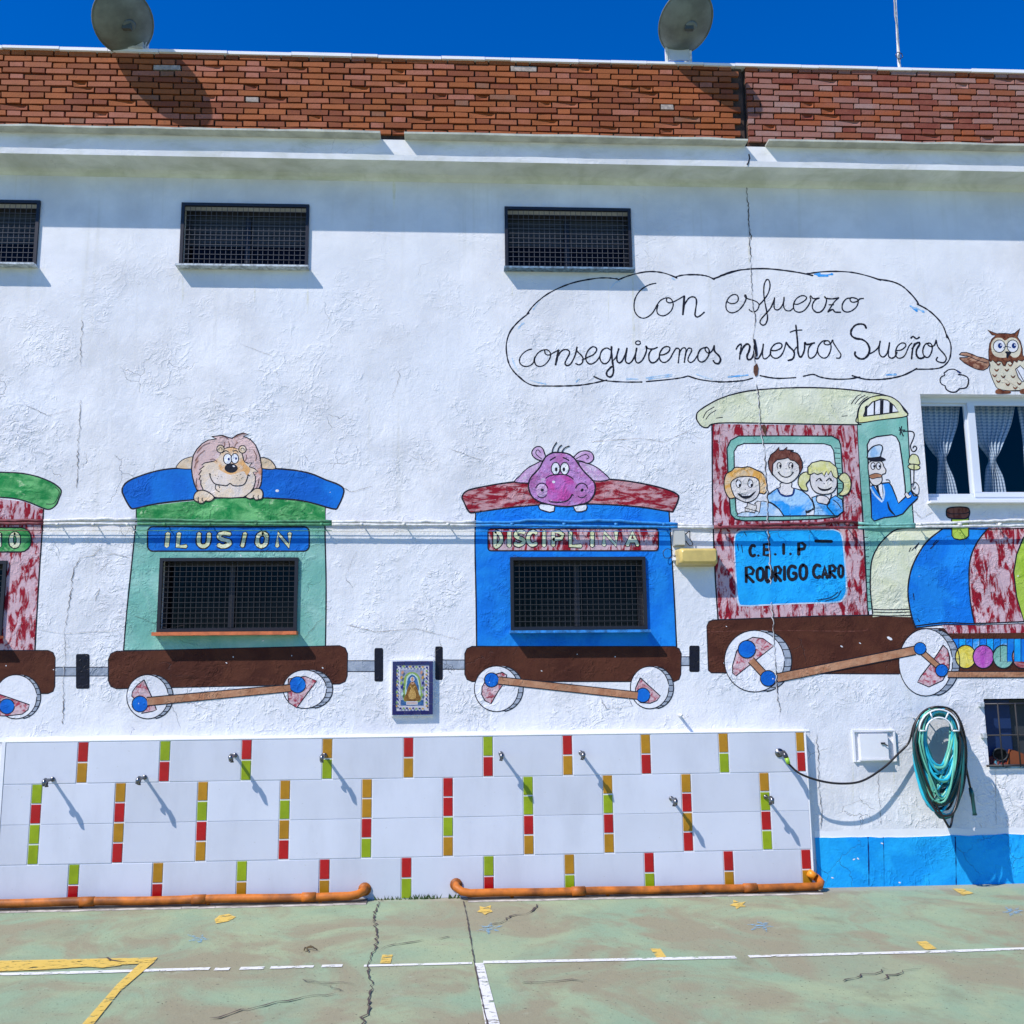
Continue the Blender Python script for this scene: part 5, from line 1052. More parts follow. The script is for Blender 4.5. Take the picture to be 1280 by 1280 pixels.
for cols, yy, r0, r1 in rows:
    zt_, zb_ = ZR[r0], ZR[r1]; n = len(cols[0][1]); edges = []
    for px, code in cols:
        xc = at(px, yy, -TB).x; xa, xb_ = xc-tw/2, min(xc+tw/2, xr-.002); edges.append((xa, xb_))
        for i, ch in enumerate(code):
            za, zb2 = zt_-(zt_-zb_)*i/n, zt_-(zt_-zb_)*(i+1)/n
            tile('coloured_tile', xa+gp*.5, zb2+gp*.5, xb_-gp*.5, za-gp*.5, MTC[ch])
    for r in range(r0, r1):
        cur = xl
        for xa, xb_ in edges+[(xr, xr)]:
            if xa-cur > .02: tile('white_tile', cur+.0015, ZR[r+1]+.0015, xa-.001, ZR[r]-(.004 if r == r0 else .0012), MTW)
            cur = xb_
# smooth plaster fillet above the tiles
b = MB(); n = 150; rr = random.Random(8); x0, x1 = XL, at(1011, 900).x; vs = []
for i in range(n+1):
    x = x0+(x1-x0)*i/n; zt = at(510, 916).z+rr.gauss(0, .004)+.01*math.sin(x*1.7); vs += [(x, -.0003, zt), (x, -.003, zt-.02), (x, -.006, ZR[0]+.002)]
for i in range(n):
    for j in range(2): b.add([vs[3*i+j], vs[3*i+3+j], vs[3*i+4+j], vs[3*i+1+j]], [(0, 1, 2, 3)], M['smooth'])
b.build('plaster_band', BLD)

# ------------------------------------------------------------------ showers
MCH = plain('chrome', (.20, .205, .215), .34, 1.0); MCD = plain('dark_chrome', (.10, .10, .11), .3, .8)
def shower(label):
    L = .155; T = empty('shower', (0, -TB-.002, 0), label, 'shower', 'chrome showers sticking out of the tiled wall')
    o = Vector((0, -TB-.002, 0))
    b = MB(); b.tube([o+Vector((0, 0, 0)), o+Vector((0, -.006, 0)), o+Vector((0, -.012, 0))], [.018, .018, .014], MCH, 18); b.build('flange', T)
    b = MB(); b.tube([o+Vector((0, 0, 0)), o+Vector((0, -L*.55, 0)), o+Vector((0, -L*.56, 0)), o+Vector((0, -L, -.003))], [.011, .011, .014, .014], MCH, 12); b.build('pipe', T)
    b = MB(); b.tube([o+Vector((0, -L+.022, .008)), o+Vector((0, -L-.004, -.004)), o+Vector((0, -L-.016, -.028))], [.015, .018, .012], MCH, 12); b.tube([o+Vector((0, -L-.017, -.028)), o+Vector((0, -L-.019, -.033))], .011, MCD, 10); b.build('shower_head', T)
    b = MB(); b.tube([o+Vector((0, -L*.72, -.010)), o+Vector((0, -L*.72, -.030)), o+Vector((0, -L*.72, -.046))], [.011, .009, .014], MCD, 10); b.build('push_button', T)
    return T
def copy_tree(o, parent=None):
    c = o.copy(); COL.objects.link(c)
    if parent: inv = o.matrix_parent_inverse.copy(); c.parent = parent; c.matrix_parent_inverse = inv
    for ch in list(o.children): copy_tree(ch, c)
    return c
spots = [((66, 974), 'leftmost chrome shower, above the top of a green red green tile strip'), ((181, 971.5), 'second chrome shower from the left, in a white tile beside an ochre strip'), ((294, 944), 'chrome shower left of the red and green top row strip'),
         ((406, 944), 'chrome shower overlapping the ochre and green top row strip'), ((626, 942), 'chrome shower just right of the green and red top row strip'), ((726, 941), 'chrome shower just right of the fourth red and ochre strip'),
         ((839, 998), 'lower chrome shower left of a strip with two red tiles'), ((957, 996), 'rightmost chrome shower, on the green tile of a strip')]
base = shower(spots[0][1])
for i, ((px, py), lab) in enumerate(spots):
    t = base if i == 0 else copy_tree(base); q = at(px, py, -TB); t.location = (q.x, -TB-.002, q.z); t['label'] = lab; t.rotation_euler = (0, R.uniform(-.15, .15), 0)
q = at(974, 941, -TB); TAPX, TAPZ = q.x, q.z
T = empty('water_tap', (q.x, -TB, q.z), 'tap with green connector feeding the black hose at the right end of the tiles', 'tap')
b = MB(); b.tube([(q.x, -TB, q.z), (q.x, -TB-.11, q.z+.002)], .015, MCH, 12); b.tube([(q.x, -TB-.10, q.z+.012), (q.x+.004, -TB-.13, q.z-.01), (q.x+.012, -TB-.14, q.z-.03)], [.018, .02, .016], MCD, 10); b.build('spout', T)
b = MB(); b.tube([(q.x+.012, -TB-.14, q.z-.03), (q.x+.022, -TB-.145, q.z-.075)], [.018, .015], plain('lime_plastic', (.28, .50, .03), .4), 12); b.build('connector', T)
b = MB(); b.tube([(q.x, -TB, q.z), (q.x, -TB-.008, q.z)], .034, MCH, 16); b.build('flange', T)
# loose wall peg
q = at(849, 894); b = MB(); b.tube([(q.x, 0, q.z), (q.x, -.095, q.z+.004)], [.012, .010], M['smooth'], 8); tag(b.build('wall_peg'), 'short white peg on the wall above the tiled wall', 'peg')

# ------------------------------------------------------------------ orange pipes
MOP = plain('orange_pipe_paint', (.40, .108, .006), .6, var=.55, sc=6, bump=.001, bsc=40)
def curve_pts(P, n=6): return [Vector(p) for p in spline([tuple(p) for p in P], False, n)]
Y1 = -.17
def zline(px, py, Y): return at(px, py, Y)
a, c_ = zline(-120, 1131.5, Y1), zline(438, 1120.5, Y1); e_ = zline(452, 1112, Y1+.05)
zp = a.z; zp2 = c_.z
T = empty('orange_pipe', (c_.x, Y1, 0), 'long orange guard pipe along the foot of the wall, left one', 'pipe')
b = MB(); b.tube([Vector((a.x-1.2, Y1, zp))]+[a.lerp(c_, i/20)+Vector((0, 0, .003*math.sin(i))) for i in range(21)]+[Vector((c_.x+.05, Y1+.01, c_.z+.01)), Vector((c_.x+.085, Y1+.04, c_.z+.022)), Vector((c_.x+.095, Y1+.08, c_.z+.03)), Vector((c_.x+.095, -TB+.004, c_.z+.03))], .030, MOP, 14); b.build('pipe_run', T)
for px in (-60, 100, 260, 400): 
    b = MB(); q = at(px, 1125, Y1); b.tube([(q.x, Y1, q.z-.01), (q.x, Y1+.02, .0)], .014, MOP, 8); b.build('foot', T)
b = MB(); b.tube([(c_.x+.095, -TB-.012, c_.z+.03), (c_.x+.095, -TB, c_.z+.03)], .048, MOP, 14); b.build('bracket', T)
a2, c2 = zline(588, 1116.5, Y1), zline(1018, 1108.5, Y1)
T = empty('orange_pipe', (a2.x, Y1, 0), 'shorter orange guard pipe ending in an elbow by the blue plinth', 'pipe')
P2 = [Vector((a2.x-.105, -TB+.004, a2.z+.045)), Vector((a2.x-.105, Y1+.06, a2.z+.045)), Vector((a2.x-.10, Y1+.02, a2.z+.035)), Vector((a2.x-.06, Y1+.004, a2.z+.012))]+[a2.lerp(c2, i/16)+Vector((0, 0, .002*math.sin(i*1.3))) for i in range(17)]+[Vector((c2.x+.045, Y1+.01, c2.z+.004)), Vector((c2.x+.07, Y1+.05, c2.z+.02)), Vector((c2.x+.045, -.08, c2.z+.055))]
b = MB(); b.tube(P2, .029, MOP, 14); b.build('pipe_run', T)
b = MB(); b.tube([(c2.x+.03, -TB-.05, c2.z+.06), (c2.x-.01, -TB-.02, c2.z+.09)], .030, plain('bright_orange', (.80, .26, .01), .4), 12); b.build('end_bend', T)
for px in (640, 760, 880, 985): 
    b = MB(); q = at(px, 1110, Y1); b.tube([(q.x, Y1, q.z-.01), (q.x, Y1+.02, .0)], .014, MOP, 8); b.build('foot', T)
b = MB(); b.tube([(a2.x-.105, -TB-.012, a2.z+.045), (a2.x-.105, -TB, a2.z+.045)], .046, MOP, 14); b.build('bracket', T)
for tt, aa, cc, n_ in ((bpy.data.objects['orange_pipe'], a, c_, 4), (bpy.data.objects['orange_pipe.001'], a2, c2, 2)):
    for i in range(n_):
        q = aa.lerp(cc, (i+.62)/n_); b = MB(); b.tube([(q.x-.05, Y1, q.z), (q.x+.05, Y1, q.z)], .0345, MOP, 14); b.build('sleeve', tt)
# worn concrete kerb strip under the pipes
MKD = plain('painted_shade_concrete', (.10, .085, .07), .95, var=.5, sc=9); b = MB(); MK = plain('worn_concrete', (.40, .37, .33), .9, var=.4, sc=8, bump=.006, bsc=20)  # MKD: shade behind the pipes, painted into the concrete colour
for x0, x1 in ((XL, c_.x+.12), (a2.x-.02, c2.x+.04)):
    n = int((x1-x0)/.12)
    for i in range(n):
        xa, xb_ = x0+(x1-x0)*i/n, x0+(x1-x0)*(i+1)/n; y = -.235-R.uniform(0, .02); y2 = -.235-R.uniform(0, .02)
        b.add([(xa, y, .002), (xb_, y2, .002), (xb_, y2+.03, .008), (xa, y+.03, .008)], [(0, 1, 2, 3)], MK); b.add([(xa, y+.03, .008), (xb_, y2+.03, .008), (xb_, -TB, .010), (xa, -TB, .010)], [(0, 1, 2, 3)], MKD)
tag(b.build('kerb_strip'), 'thin worn concrete strip with painted shade under the orange pipes', kind='structure')

# ------------------------------------------------------------------ utility box
x0, z0, x1, z1 = zr(1065.5, 912, 1118.5, 952)
T = empty('meter_box', ((x0+x1)/2, 0, z0), 'white painted meter box door between the tap and the hose coil', 'meter box')
f = .014; b = MB()
for a, c in (((x0, -.022, z1-f), (x1, .002, z1)), ((x0, -.021, z0), (x0+f, .002, z1-f)), ((x1-f, -.021, z0), (x1, .002, z1-f)), ((x0+f, -.016, z0), (x1-f, .002, z0+f*.8))): b.box(a, c, M['smooth'], .002)
b.build('box_frame', T)
b = MB(); dx0, dz0, dx1, dz1 = zr(1073, 917, 1107.5, 948); b.box((dx0, -.045, dz0), (dx1, .0, dz1), M['smooth'], .001); b.box((dx0-.004, -.052, dz0-.012), (dx1+.004, -.0, dz0-.001), M['smooth'])
D_ = b.build('door', T)
b = MB(); lx, lz = at(1104, 929, -.05).x, at(1104, 929, -.05).z; b.box((lx-.018, -.056, lz-.006), (lx+.014, -.046, lz+.006), MI); b.bar((lx, -.06, lz), (lx+.03, -.065, lz-.02), .004, MI); b.build('latch', D_)

# ------------------------------------------------------------------ hose holder and hoses
def ptY(px, py, Y): q = at(px, py, Y); return Vector((q.x, Y, q.z))
MHO = plain('white_wire', (.75, .78, .80), .4)
T = empty('hose_holder', ptY(1173, 915, 0), 'white wire hose holder fixed to the wall', 'hose holder')
b = MB()
def arc(cx, cy, rx, ry, Y, a0, a1, n=16): return [ptY(cx+rx*math.cos(math.radians(a0+(a1-a0)*i/n)), cy-ry*math.sin(math.radians(a0+(a1-a0)*i/n)), Y) for i in range(n+1)]
for rx, ry, Y in ((25, 26.5, -.385), (16.5, 16.5, -.385)): b.tube(arc(1174, 913.5, rx, ry, Y, 0, 180), .0062, MHO, 8)
for a in (0, 62, 118, 180):
    c, s = math.cos(math.radians(a)), math.sin(math.radians(a)); b.bar(ptY(1174+16.5*c, 913.5-16.5*s, -.385), ptY(1174+25*c, 913.5-26.5*s, -.385), .0062, MHO)
b.build('front_rim', T)
b = MB()
for a in (62, 118):
    c, s = math.cos(math.radians(a)), math.sin(math.radians(a)); q = ptY(1174+16.5*c, 913.5-16.5*s, -.385); b.bar(q, Vector((q.x+.02, .0, q.z)), .006, MHO)
b.build('arm', T)
MHT = plain('turquoise_hose', (.02, .42, .56), .32, var=.25, sc=5); MHL = plain('pale_green_hose', (.12, .42, .30), .32, var=.2, sc=5); MHD = plain('dark_green_hose', (.006, .075, .075), .35, var=.3, sc=5); MHK = plain('black_hose', (.018, .013, .012), .35)
MHB = plain('old_brown_hose', (.14, .10, .06), .4, var=.4, sc=6)
def loop(b, cx, top, bot, hw, Y, m, r=.0095, skew=0.0, ph=0.0, pinch=.55):
    P = []; n = 30
    for i in range(n):
        a = 2*math.pi*i/n; s = math.sin(a); c = math.cos(a)
        y = (top+bot)/2-(bot-top)/2*c
        # egg shape: widest in the upper third, narrowing to the hanging end
        t = max(0.0, (y-top)/(bot-top)); wv = hw*abs(s)**.75*(1-(1-pinch)*max(0, t-.35)/.65)
        x = cx+(wv if s > 0 else -wv)+skew*t**1.4+1.1*math.sin(3*a+ph)
        P.append(ptY(x, y+1.0*math.sin(4*a+ph), Y+.018*math.sin(2*a+ph)-.02*t))
    b.tube(P, r, m, 8, closed=True)
T = empty('turquoise_hose', ptY(1173, 1000, -.2), 'turquoise and green garden hose coiled over the white holder', 'hose')
b = MB(); rr = random.Random(21)
cfg = [(1173, 889, 957, 17, -.33, 0), (1174, 890, 962, 18, -.34, 0), (1174, 889, 966, 19.5, -.335, 1), (1173, 888, 969, 18.5, -.30, 0), (1175, 890, 978, 21, -.345, 3), (1173, 889, 962, 24, -.30, 0), (1174, 891, 969, 25, -.27, 2), (1172, 887, 983, 25, -.32, 1), (1176, 892, 976, 22, -.22, 0), (1173, 888, 996, 27, -.30, 2), (1171, 886, 1004, 27, -.25, -2), (1175, 890, 990, 26, -.17, 0), (1172, 887, 1010, 29, -.28, -3), (1174, 892, 955, 19, -.24, 0), (1174, 894, 960, 20, -.12, 0), (1173, 889, 972, 27, -.09, 1)]
for i, (cx, tp, bt, hw, Y, sk_) in enumerate(cfg): loop(b, cx, tp+rr.uniform(-1, 1), bt+rr.uniform(-2, 2), hw, Y, (MHT, MHL, MHT, MHD)[i % 4], .0105, sk_, rr.uniform(0, 6), .66)
b.build('bright_coil', T)
b = MB()
for i in range(13):
    t = i/12; loop(b, 1173+rr.uniform(-2, 2), 888+rr.uniform(-2, 3), 975+t*40+rr.uniform(-3, 3), 27+4*t+rr.uniform(-2, 1), -.08-.26*rr.random(), (MHD, MHD, MHT, MHL)[rr.randrange(4)], .011, rr.uniform(-1, 8), rr.uniform(0, 6), .68)
loop(b, 1173, 887, 1022, 31, -.33, MHD, .011, 9, 1, .62); loop(b, 1172, 889, 1018, 31, -.15, MHT, .011, 12, 2, .6)

for i in range(9):
    x0_, x1_ = rr.uniform(1144, 1158), rr.uniform(1188, 1203); y0_, y1_ = rr.uniform(940, 985), rr.uniform(935, 980); yb_ = max(y0_, y1_)+rr.uniform(14, 34)
    b.tube(spline([tuple(ptY(x0_, y0_-30, -.30)), tuple(ptY(x0_+4, y0_, -.34)), tuple(ptY((x0_+x1_)/2+rr.uniform(-5, 5), yb_, -.352)), tuple(ptY(x1_-3, y1_, -.34)), tuple(ptY(x1_, y1_-30, -.30))], False, 7), .0095, (MHT, MHD, MHL)[i % 3], 8)
b.build('dark_coil', T)
b = MB(); loop(b, 1173, 888, 1003, 22, -.350, MHL, .008, 4, .5, .5); loop(b, 1172, 890, 998, 24, -.355, MHL, .007, 6, 1.9, .45); b.build('pale_coil', T)
b = MB(); b.tube([ptY(1186, 955, -.33), ptY(1188, 968, -.345), ptY(1184, 976, -.35)], .010, MHT, 8); b.tube([ptY(1192, 962, -.34), ptY(1184, 968, -.35), ptY(1178, 972, -.35)], .009, MHT, 8); b.build('hose_end', T)
T = empty('black_hose', ptY(1060, 980, -.22), 'black hose running from the tap to the coil, its nozzle hanging free', 'hose')
b = MB(); st = Vector((TAPX+.022, -TB-.145, TAPZ-.075)); P = [(st.x, st.y, st.z)]+[tuple(ptY(x, y, Y)) for x, y, Y in ((986, 955, -.205), (1000, 967, -.20), (1025, 976, -.185), (1052, 979.5, -.165), (1078, 976, -.14), (1104, 960, -.11), (1122, 943, -.09), (1136, 928, -.08), (1143, 905, -.14), (1155, 889, -.26), (1172, 883.5, -.32), (1192, 889, -.29), (1204, 912, -.30), (1208, 945, -.30), (1204, 985, -.31), (1193, 1012, -.33), (1189, 1030, -.34), (1186.5, 1034, -.34), (1183, 1029, -.34), (1172, 1010, -.34), (1156, 985, -.33), (1144, 950, -.33), (1142, 915, -.33), (1152, 892, -.32), (1172, 886.5, -.31), (1194, 897, -.31), (1204, 925, -.31), (1207, 955, -.30), (1213, 985, -.29))]
b.tube(spline(P, False, 6), .0085, MHK, 8); b.build('hose_run', T)
b = MB(); loop(b, 1174, 886, 1006, 31, -.31, MHB, .0095, 3, 3, .6); loop(b, 1173, 885, 1013, 32, -.26, MHK, .0095, 5, 4.2, .6); loop(b, 1174, 888, 1021, 30, -.35, MHK, .009, 8, 5, .62); loop(b, 1173, 886, 1000, 29, -.345, MHK, .007, 0, 2, .5); b.build('black_coil', T)
b = MB(); b.tube([ptY(1213, 985, -.29), ptY(1215, 994, -.29), ptY(1215.5, 997, -.29), ptY(1218, 1015, -.29), ptY(1218.6, 1019, -.29)], [.014, .018, .014, .014, .018], MHD, 10); b.build('nozzle', T)

# ------------------------------------------------------------------ cables along the facade
def cable_mat(x):
    return (MHcab['r'] if x < 53 else MHcab['w'] if x < 168 else MHcab['g'] if x < 407 else MHcab['w'] if x < 595 else MHcab['b'] if x < 841 else MHcab['w'] if x < 890 else MHcab['r'] if x < 1072 else MHcab['t'] if x < 1143 else MHcab['w'])
MHcab = {'r': plain('cable_red', (.16, .02, .03), .6, var=.4, sc=30), 'w': plain('cable_white', (.62, .62, .60), .6, var=.25, sc=30), 'g': plain('cable_green', (.05, .22, .10), .6, var=.4, sc=30), 'b': plain('cable_blue', (.02, .22, .55), .6, var=.3, sc=30), 't': plain('cable_teal', (.16, .40, .34), .6, var=.3, sc=30)}
def run(name, label, yfun, Y, r, step=9, x0=-170, x1=1470, wob=.004):
    b = MB(); P = []; cur = None; rr = random.Random(len(label)); xx = x0
    ys = {}
    while xx <= x1:
        q = at(xx, yfun(xx), Y); P.append((xx, Vector((q.x, Y+rr.uniform(-wob, wob)*.4, q.z+rr.gauss(0, wob))))); xx += step
    i = 0
    while i < len(P)-1:
        m = cable_mat(P[i][0]); j = i+1
        while j < len(P)-1 and cable_mat(P[j][0]) is m: j += 1
        b.tube([p for _, p in P[i:j+1]], r, m, 8); i = j
    return tag(b.build(name), label, 'cable')
lin = lambda pts: (lambda x: next((pts[i][1]+(pts[i+1][1]-pts[i][1])*(x-pts[i][0])/(pts[i+1][0]-pts[i][0]) for i in range(len(pts)-1) if x <= pts[i+1][0]), pts[-1][1]))
run('wall_cable', 'thick painted over cable pinned along the wall through the wagons', lin([(-200, 651), (52, 651), (110, 649), (168, 649), (300, 652), (400, 652), (560, 652.5), (640, 653), (670, 650), (720, 652), (760, 650), (800, 653), (900, 659), (960, 656), (1020, 654), (1050, 651), (1100, 657), (1280, 650), (1480, 650)]), -.016, .0125, wob=.0025)
CB = run('wall_cable', 'straight bright cable held off the wall just under the thick one', lin([(-200, 654), (100, 654.6), (400, 655.6), (640, 657), (900, 659.5), (1080, 659.5), (1280, 657), (1480, 656)]), -.066, .0105, wob=.0012)
run('wall_cable', 'thin faint wire below the two thicker cables', lin([(-200, 663), (100, 663), (400, 663.4), (640, 664), (845, 664)]), -.02, .0028, x1=850, wob=.0008)
for px in (72, 117, 160, 206, 262, 320, 402, 452, 505, 560, 640, 705, 770, 830, 900, 952, 1010, 1060, 1098, 1150, 1200, 1250):
    b = MB(); m = cable_mat(px); q = at(px, 655.5, -.066); b.tube([(q.x, 0, q.z+.012), (q.x, -.072, q.z)], .0055, m, 6); b.tube([(q.x-.012, -.066, q.z), (q.x+.012, -.066, q.z)], .0135, m, 8); b.build('clip', CB)
# ------------------------------------------------------------------ junction box and lamp
T = empty('junction_box', ptY(850, 672, 0), 'small grey junction box above the yellowed lamp', 'junction box')
x0, z0, x1, z1 = zr(842, 662.5, 856.5, 682, -.05); b = MB(); b.box((x0, -.055, z0), (x1, 0, z1), plain('grey_plastic', (.42, .42, .38), .5)); b.box((x0+.006, -.062, z0+.006), (x1-.006, -.056, z1-.006), plain('grey_plastic_lid', (.50, .50, .46), .45)); b.build('box_body', T)
b = MB(); b.tube(spline([tuple(ptY(x, y, Y)) for x, y, Y in ((857, 668, -.03), (862, 664, -.045), (862.5, 673, -.04), (866, 680, -.04), (862, 682, -.03), (857, 676, -.02))], False, 6), .004, MHK, 6); b.tube(spline([tuple(ptY(x, y, Y)) for x, y, Y in ((841, 688, -.02), (834, 686, -.03), (829, 690, -.035), (831, 697, -.03), (838, 697, -.02), (846, 694, -.04))], False, 6), .003, MHK, 6); b.build('wire', T)
T = empty('emergency_lamp', ptY(871, 694, 0), 'yellowed plastic bulkhead lamp by the red locomotive cab', 'lamp')
MYL = plain('yellowed_plastic', (.56, .42, .13), .35, var=.12, sc=9)
def rbox(b, x0, z0, x1, z1, y0, y1, r, m, taper=.012):
    rings = []
    for y, ins in ((y0, 0), (y0+(y1-y0)*.55, 0), (y1+(y0-y1)*.12, taper*.6), (y1, taper*1.6)):
        rings.append([(px, y, pz) for px, pz in [(p[0], p[1]) for p in rrect(x0+ins, z0+ins, x1-ins, z1-ins, r, 4)]])
    n = len(rings[0]); vs = [p for g_ in rings for p in g_]
    b.add(vs, [(k*n+i, k*n+(i+1) % n, (k+1)*n+(i+1) % n, (k+1)*n+i) for k in range(len(rings)-1) for i in range(n)], m, True); b.add(rings[-1], [tuple(range(n))], m)
x0, z0, x1, z1 = zr(848, 685.5, 896.5, 706, -.10); b = MB(); rbox(b, x0, z0, x1, z1, -.045, -.15, .022, MYL, .014); b.build('diffuser', T)
b = MB(); rbox(b, x0-.006, z0-.004, x1+.006, z1+.004, 0, -.048, .02, plain('lamp_base', (.50, .40, .18), .5), .002); b.box((x0-.03, -.03, (z0+z1)/2-.02), (x0-.004, 0, (z0+z1)/2+.012), M['smooth']); b.build('lamp_base', T)

# ------------------------------------------------------------------ devotional tile panel
x0, z0, x1, z1 = zr(490.5, 826.5, 541, 893.5, -.035)
T = empty('tile_plaque', ((x0+x1)/2, 0, z0), 'small tile picture of a robed figure in a dark blue tile border', 'tile picture')
MNB = plain('cobalt_tile', (.006, .006, .10), .15); bt = .030
b = MB(); b.box((x0-.010, -.032, z0-.010), (x1+.006, 0, z1+.012), M['smooth']); b.build('backing', T)
def bt_(a, c): q = MB(); q.box(a, c, MNB, .0008); q.build('border_tile', T)
for i in range(4): 
    w_ = (x1-x0-2*bt)/4; xa = x0+bt+w_*i; bt_((xa+.001, -.038, z1-bt), (xa+w_-.001, -.030, z1)); bt_((xa+.001, -.038, z0), (xa+w_-.001, -.030, z0+bt))
for i in range(5):
    h_ = (z1-z0)/5; za = z0+h_*i; bt_((x0, -.038, za+.001), (x0+bt-.001, -.030, za+h_-.001)); bt_((x1-bt+.001, -.038, za+.001), (x1, -.030, za+h_-.001))
def pl2(n, c1, c2, sc=60): return paint(n, c1, c2, sc, relief=False, rough=.2, chips=False)
M.update({'tp_white': pl2('tile_white', (.62, .60, .58), (.50, .48, .60), 90), 'tp_lil': pl2('tile_lilac', (.34, .34, .42), (.22, .25, .36)), 'tp_blue': pl2('tile_blue', (.06, .16, .34), (.02, .07, .22)), 'tp_green': pl2('tile_green', (.16, .30, .10), (.30, .38, .08)), 'tp_pale': pl2('tile_pale_green', (.52, .62, .50), (.36, .52, .50)),
   'tp_gown': pl2('tile_gown', (.14, .06, .015), (.26, .13, .03)), 'tp_gold': pl2('tile_gold', (.58, .36, .12), (.34, .18, .04), 110), 'tp_flesh': pl2('tile_flesh', (.52, .28, .18), (.44, .22, .14)), 'tp_navy': pl2('tile_navy', (.01, .015, .16), (.03, .03, .2))})
P = Paint(-.0335, .001, .0001); K = lambda s: C(s, 480, 820, 16)
P.fill(K('215 170 905 165 905 1105 215 1105'), 'tp_white'); P.fill(K('320 268 800 268 800 1000 320 1000'), 'tp_lil'); P.fill(K('340 880 790 880 790 990 340 990'), 'tp_blue')
P.fill(K('400 900 395 520 420 400 500 330 620 330 700 400 730 520 735 900'), 'tp_green', sm=True); P.fill(K('440 820 445 480 480 390 560 350 640 390 690 480 720 820'), 'tp_pale', sm=True); P.fill(K('460 700 470 480 510 410 565 375 625 410 665 480 690 700'), 'tp_blue', sm=True)
P.fill(K('540 520 600 520 660 620 700 760 725 890 405 895 440 760 480 620'), 'tp_gown', sm=True, n=2); P.fill([(480+568/16+44/16*math.cos(a/3), 820+465/16+50/16*math.sin(a/3)) for a in range(19)], 'tp_white'); P.fill(ell(480+568/16, 820+470/16, 1.5, 2.2), 'tp_flesh'); P.fill(K('545 450 568 415 592 450'), 'tp_gold'); P.stroke(K('540 530 570 560 600 530'), 1.6, 'tp_flesh')
P.fill(K('565 640 610 680 640 780 620 850 565 868 510 850 490 780 515 690'), 'tp_gold', sm=True); P.stroke(K('520 600 568 650 620 600'), 1.2, 'tp_gold'); P.fill(K('445 905 675 905 675 975 445 975'), 'tp_white'); P.stroke(K('465 940 655 940'), 1.1, 'tp_flesh')
for i in range(12):
    y = 230+i*70
    for x in (262, 850): P.fill(ell(480+x/16+R.uniform(-.5, .5), 820+y/16, 1.3, 1.5, 0, 7), ('tp_navy', 'tp_green', 'tp_gold')[i % 3]); P.fill(ell(480+(x+26)/16, 820+(y+34)/16, .6, .8, 0, 6), 'tp_navy')
for i in range(8):
    x = 330+i*64
    for y in (215, 1050): P.fill(ell(480+x/16, 820+y/16+R.uniform(-.4, .4), 1.6, 1.2, 0, 7), ('tp_navy', 'tp_green', 'tp_navy', 'tp_gold')[i % 4])
for x, y, m_ in ((370, 330, 'tp_flesh'), (750, 330, 'tp_flesh'), (350, 430, 'tp_gold'), (775, 430, 'tp_gold'), (360, 620, 'tp_navy'), (765, 640, 'tp_green'), (365, 760, 'tp_pale'), (760, 780, 'tp_green'), (350, 540, 'tp_green'), (780, 540, 'tp_navy')): P.fill(ell(480+x/16, 820+y/16, 1.5, 2.4, 20, 8), m_)
P.build('picture_tiles', T)

# ------------------------------------------------------------------ satellite dishes and mast on the roof
MDI = plain('dish_grey', (.135, .16, .15), .6, var=.3, sc=5); MDM = plain('dish_mount', (.50, .50, .48), .5, var=.2, sc=20)
def dish(cx, cy, rx, ry, Y, nrm, label, foot, roll=0):
    c0 = at(cx, cy, Y); c0 = Vector((c0.x, Y, c0.z)); k = pxm(cx, cy, Y); n = Vector(nrm).normalized()
    u = Vector((1, 0, 0)); u = (u-n*u.dot(n)).normalized(); v_ = n.cross(u)
    if v_.z < 0: v_ = -v_
    T = empty('satellite_dish', (foot[0].x, foot[0].y, foot[0].z), label, 'satellite dish')
    b = MB(); NR, NA = 8, 40; vs = []; 
    for side in (0, 1):
        for i in range(NR+1):
            t = i/NR; d = .07*(1-t*t)-side*.006
            for j in range(NA):
                a = 2*math.pi*j/NA+roll; vs.append(c0+u*(rx*k*t*math.cos(a))+v_*(ry*k*t*math.sin(a))+n*d)
    fs = []
    for side in (0, 1):
        o = side*(NR+1)*NA
        for i in range(NR):
            for j in range(NA): fs.append((o+i*NA+j, o+i*NA+(j+1) % NA, o+(i+1)*NA+(j+1) % NA, o+(i+1)*NA+j))
    o = (NR+1)*NA
    for j in range(NA): fs.append((NR*NA+j, NR*NA+(j+1) % NA, o+NR*NA+(j+1) % NA, o+NR*NA+j))
    b.add(vs, fs, MDI, True)
    b.tube([c0+u*(rx*k*1.005*math.cos(2*math.pi*j/36))+v_*(ry*k*1.005*math.sin(2*math.pi*j/36)) for j in range(36)], .006, MDI, 6, closed=True)
    b.build('reflector', T)
    b = MB(); hub = c0+n*.07
    b.tube([hub-n*.004+u*.03, hub+n*.008+u*.03], [.055, .045], MDI, 14); b.box((hub.x-.02, hub.y-.02, hub.z-.03), (hub.x+.05, hub.y+.015, hub.z+.035), plain('hub_grey', (.06, .07, .06), .6)); b.build('hub_bracket', T)
    b = MB(); f0 = foot[0]
    b.tube([f0, Vector((f0.x, f0.y, f0.z+.24)), Vector((f0.x, f0.y-.02, f0.z+.32)), hub-n*.03+Vector((.0, .10, 0))], .02, MDM, 8)
    b.box((f0.x-.05, f0.y-.05, f0.z-.003), (f0.x+.05, f0.y+.05, f0.z+.010), MDM); b.build('mast', T)
    b = MB(); fe = c0-n*.34+v_*(.02); b.tube([c0-v_*(ry*k*.95), c0-v_*(ry*k*.6)-n*.2, fe], .010, MDM, 6); b.tube([fe, fe-n*-.05], .03, MDM, 8); b.build('feed_arm', T)
    return T
zc = Zcop
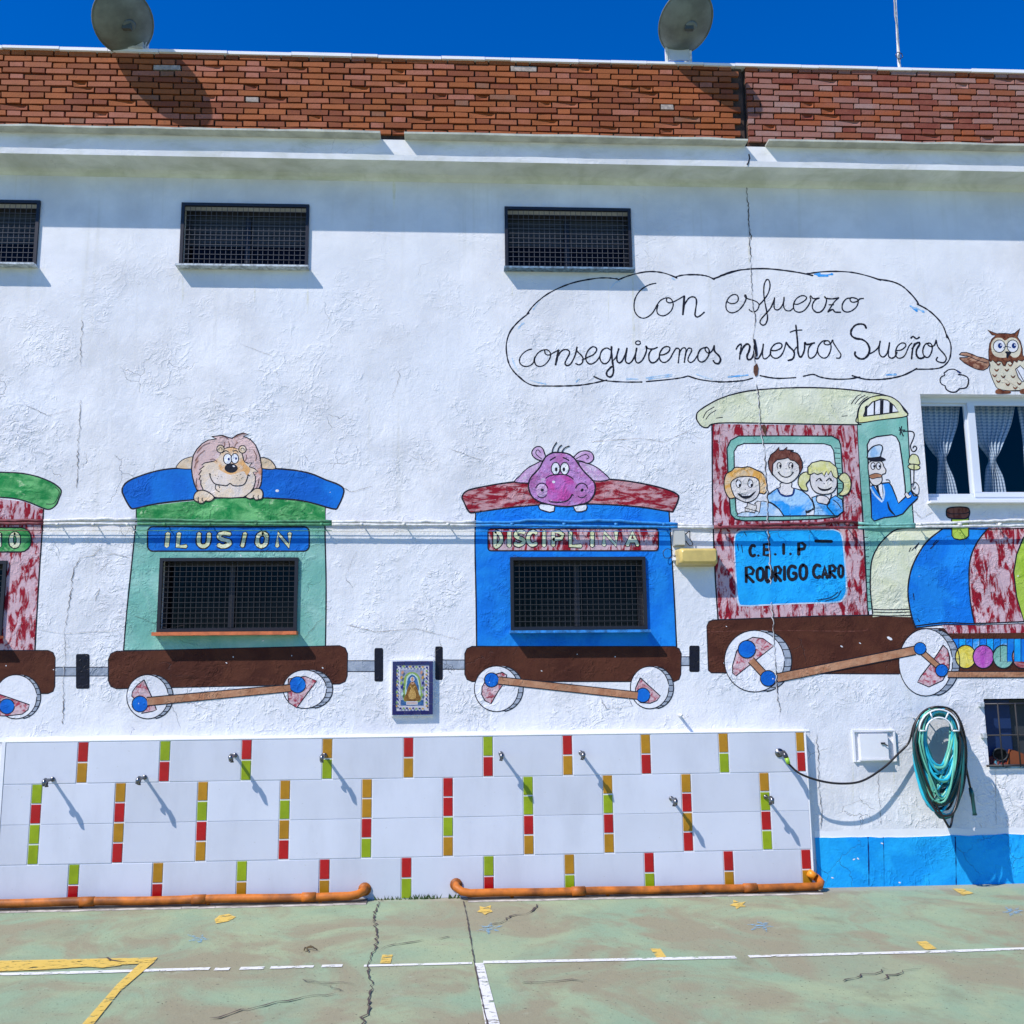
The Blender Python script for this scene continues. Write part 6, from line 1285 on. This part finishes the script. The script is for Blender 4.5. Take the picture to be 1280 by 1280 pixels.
f1 = Vector((at(183, 60, 0).x, .0, zc)); d1 = dish(154, 27, 37, 46, -.37, (.40, -.34, -.85), 'grey satellite dish at the left, seen from behind above the brick parapet', [f1])
b = MB(); b.box((f1.x-.035, -.19, zc), (f1.x+.03, -.13, zc+.14), MDM); b.box((f1.x-.09, -.20, zc), (f1.x+.035, -.14, zc+.018), MDM); b.bar((f1.x-.09, -.17, zc+.01), (f1.x-.02, -.16, zc+.12), .008, MDM)
b.tube([(f1.x+.035, -.15, zc+.02), (f1.x+.05, -.16, zc+.1), (f1.x+.03, -.15, zc+.16)], .006, MHcab['w'], 6); b.build('wall_bracket', d1)
f2 = Vector((at(858, 70, 0).x, .0, zc)); d2 = dish(857, 28, 33, 42, -.36, (.06, -.43, -.90), 'grey satellite dish near the joint in the parapet', [f2])
b = MB(); qa, qb = at(832, 60, -.15).x, at(861, 60, -.15).x; b.box((qa+.01, -.16, zc+.03), (qb, -.15, zc+.20), plain('white_plate', (.55, .58, .62), .5)); b.box((qa-.006, -.17, zc), (qa+.012, -.14, zc+.22), MHcab['w']); b.box((qb, -.17, zc), (qb+.018, -.14, zc+.12), MHcab['w']); b.build('wall_bracket', d2)
qa = at(1124, 83, -.05); T = empty('aerial_mast', (qa.x, -.05, zc), 'thin white aerial mast with tied cable on the roof edge at right', 'aerial')
b = MB(); tp_ = at(1117, -40, -.05); b.tube([(qa.x+.008, -.05, zc-.02), (qa.x, -.05, zc+.12), tuple(at(1121, 30, -.05)), tuple(tp_)], [.016, .014, .011, .009], MHcab['w'], 8); b.build('pole', T)
b = MB(); b.tube([tuple(at(x, y, -.07)) for x, y in ((1125, 80), (1122, 72), (1124.5, 66), (1122, 50), (1121.5, 36), (1118.5, 20), (1118, 5), (1115.5, -20))], .005, plain('grey_cable', (.35, .33, .31), .5), 6); b.tube([tuple(at(x, y, -.08)) for x, y in ((1121, 72), (1119.8, 69), (1122, 65), (1127, 67), (1128.5, 71), (1125, 74), (1122, 73))], .004, MHK, 6); b.build('cable', T)
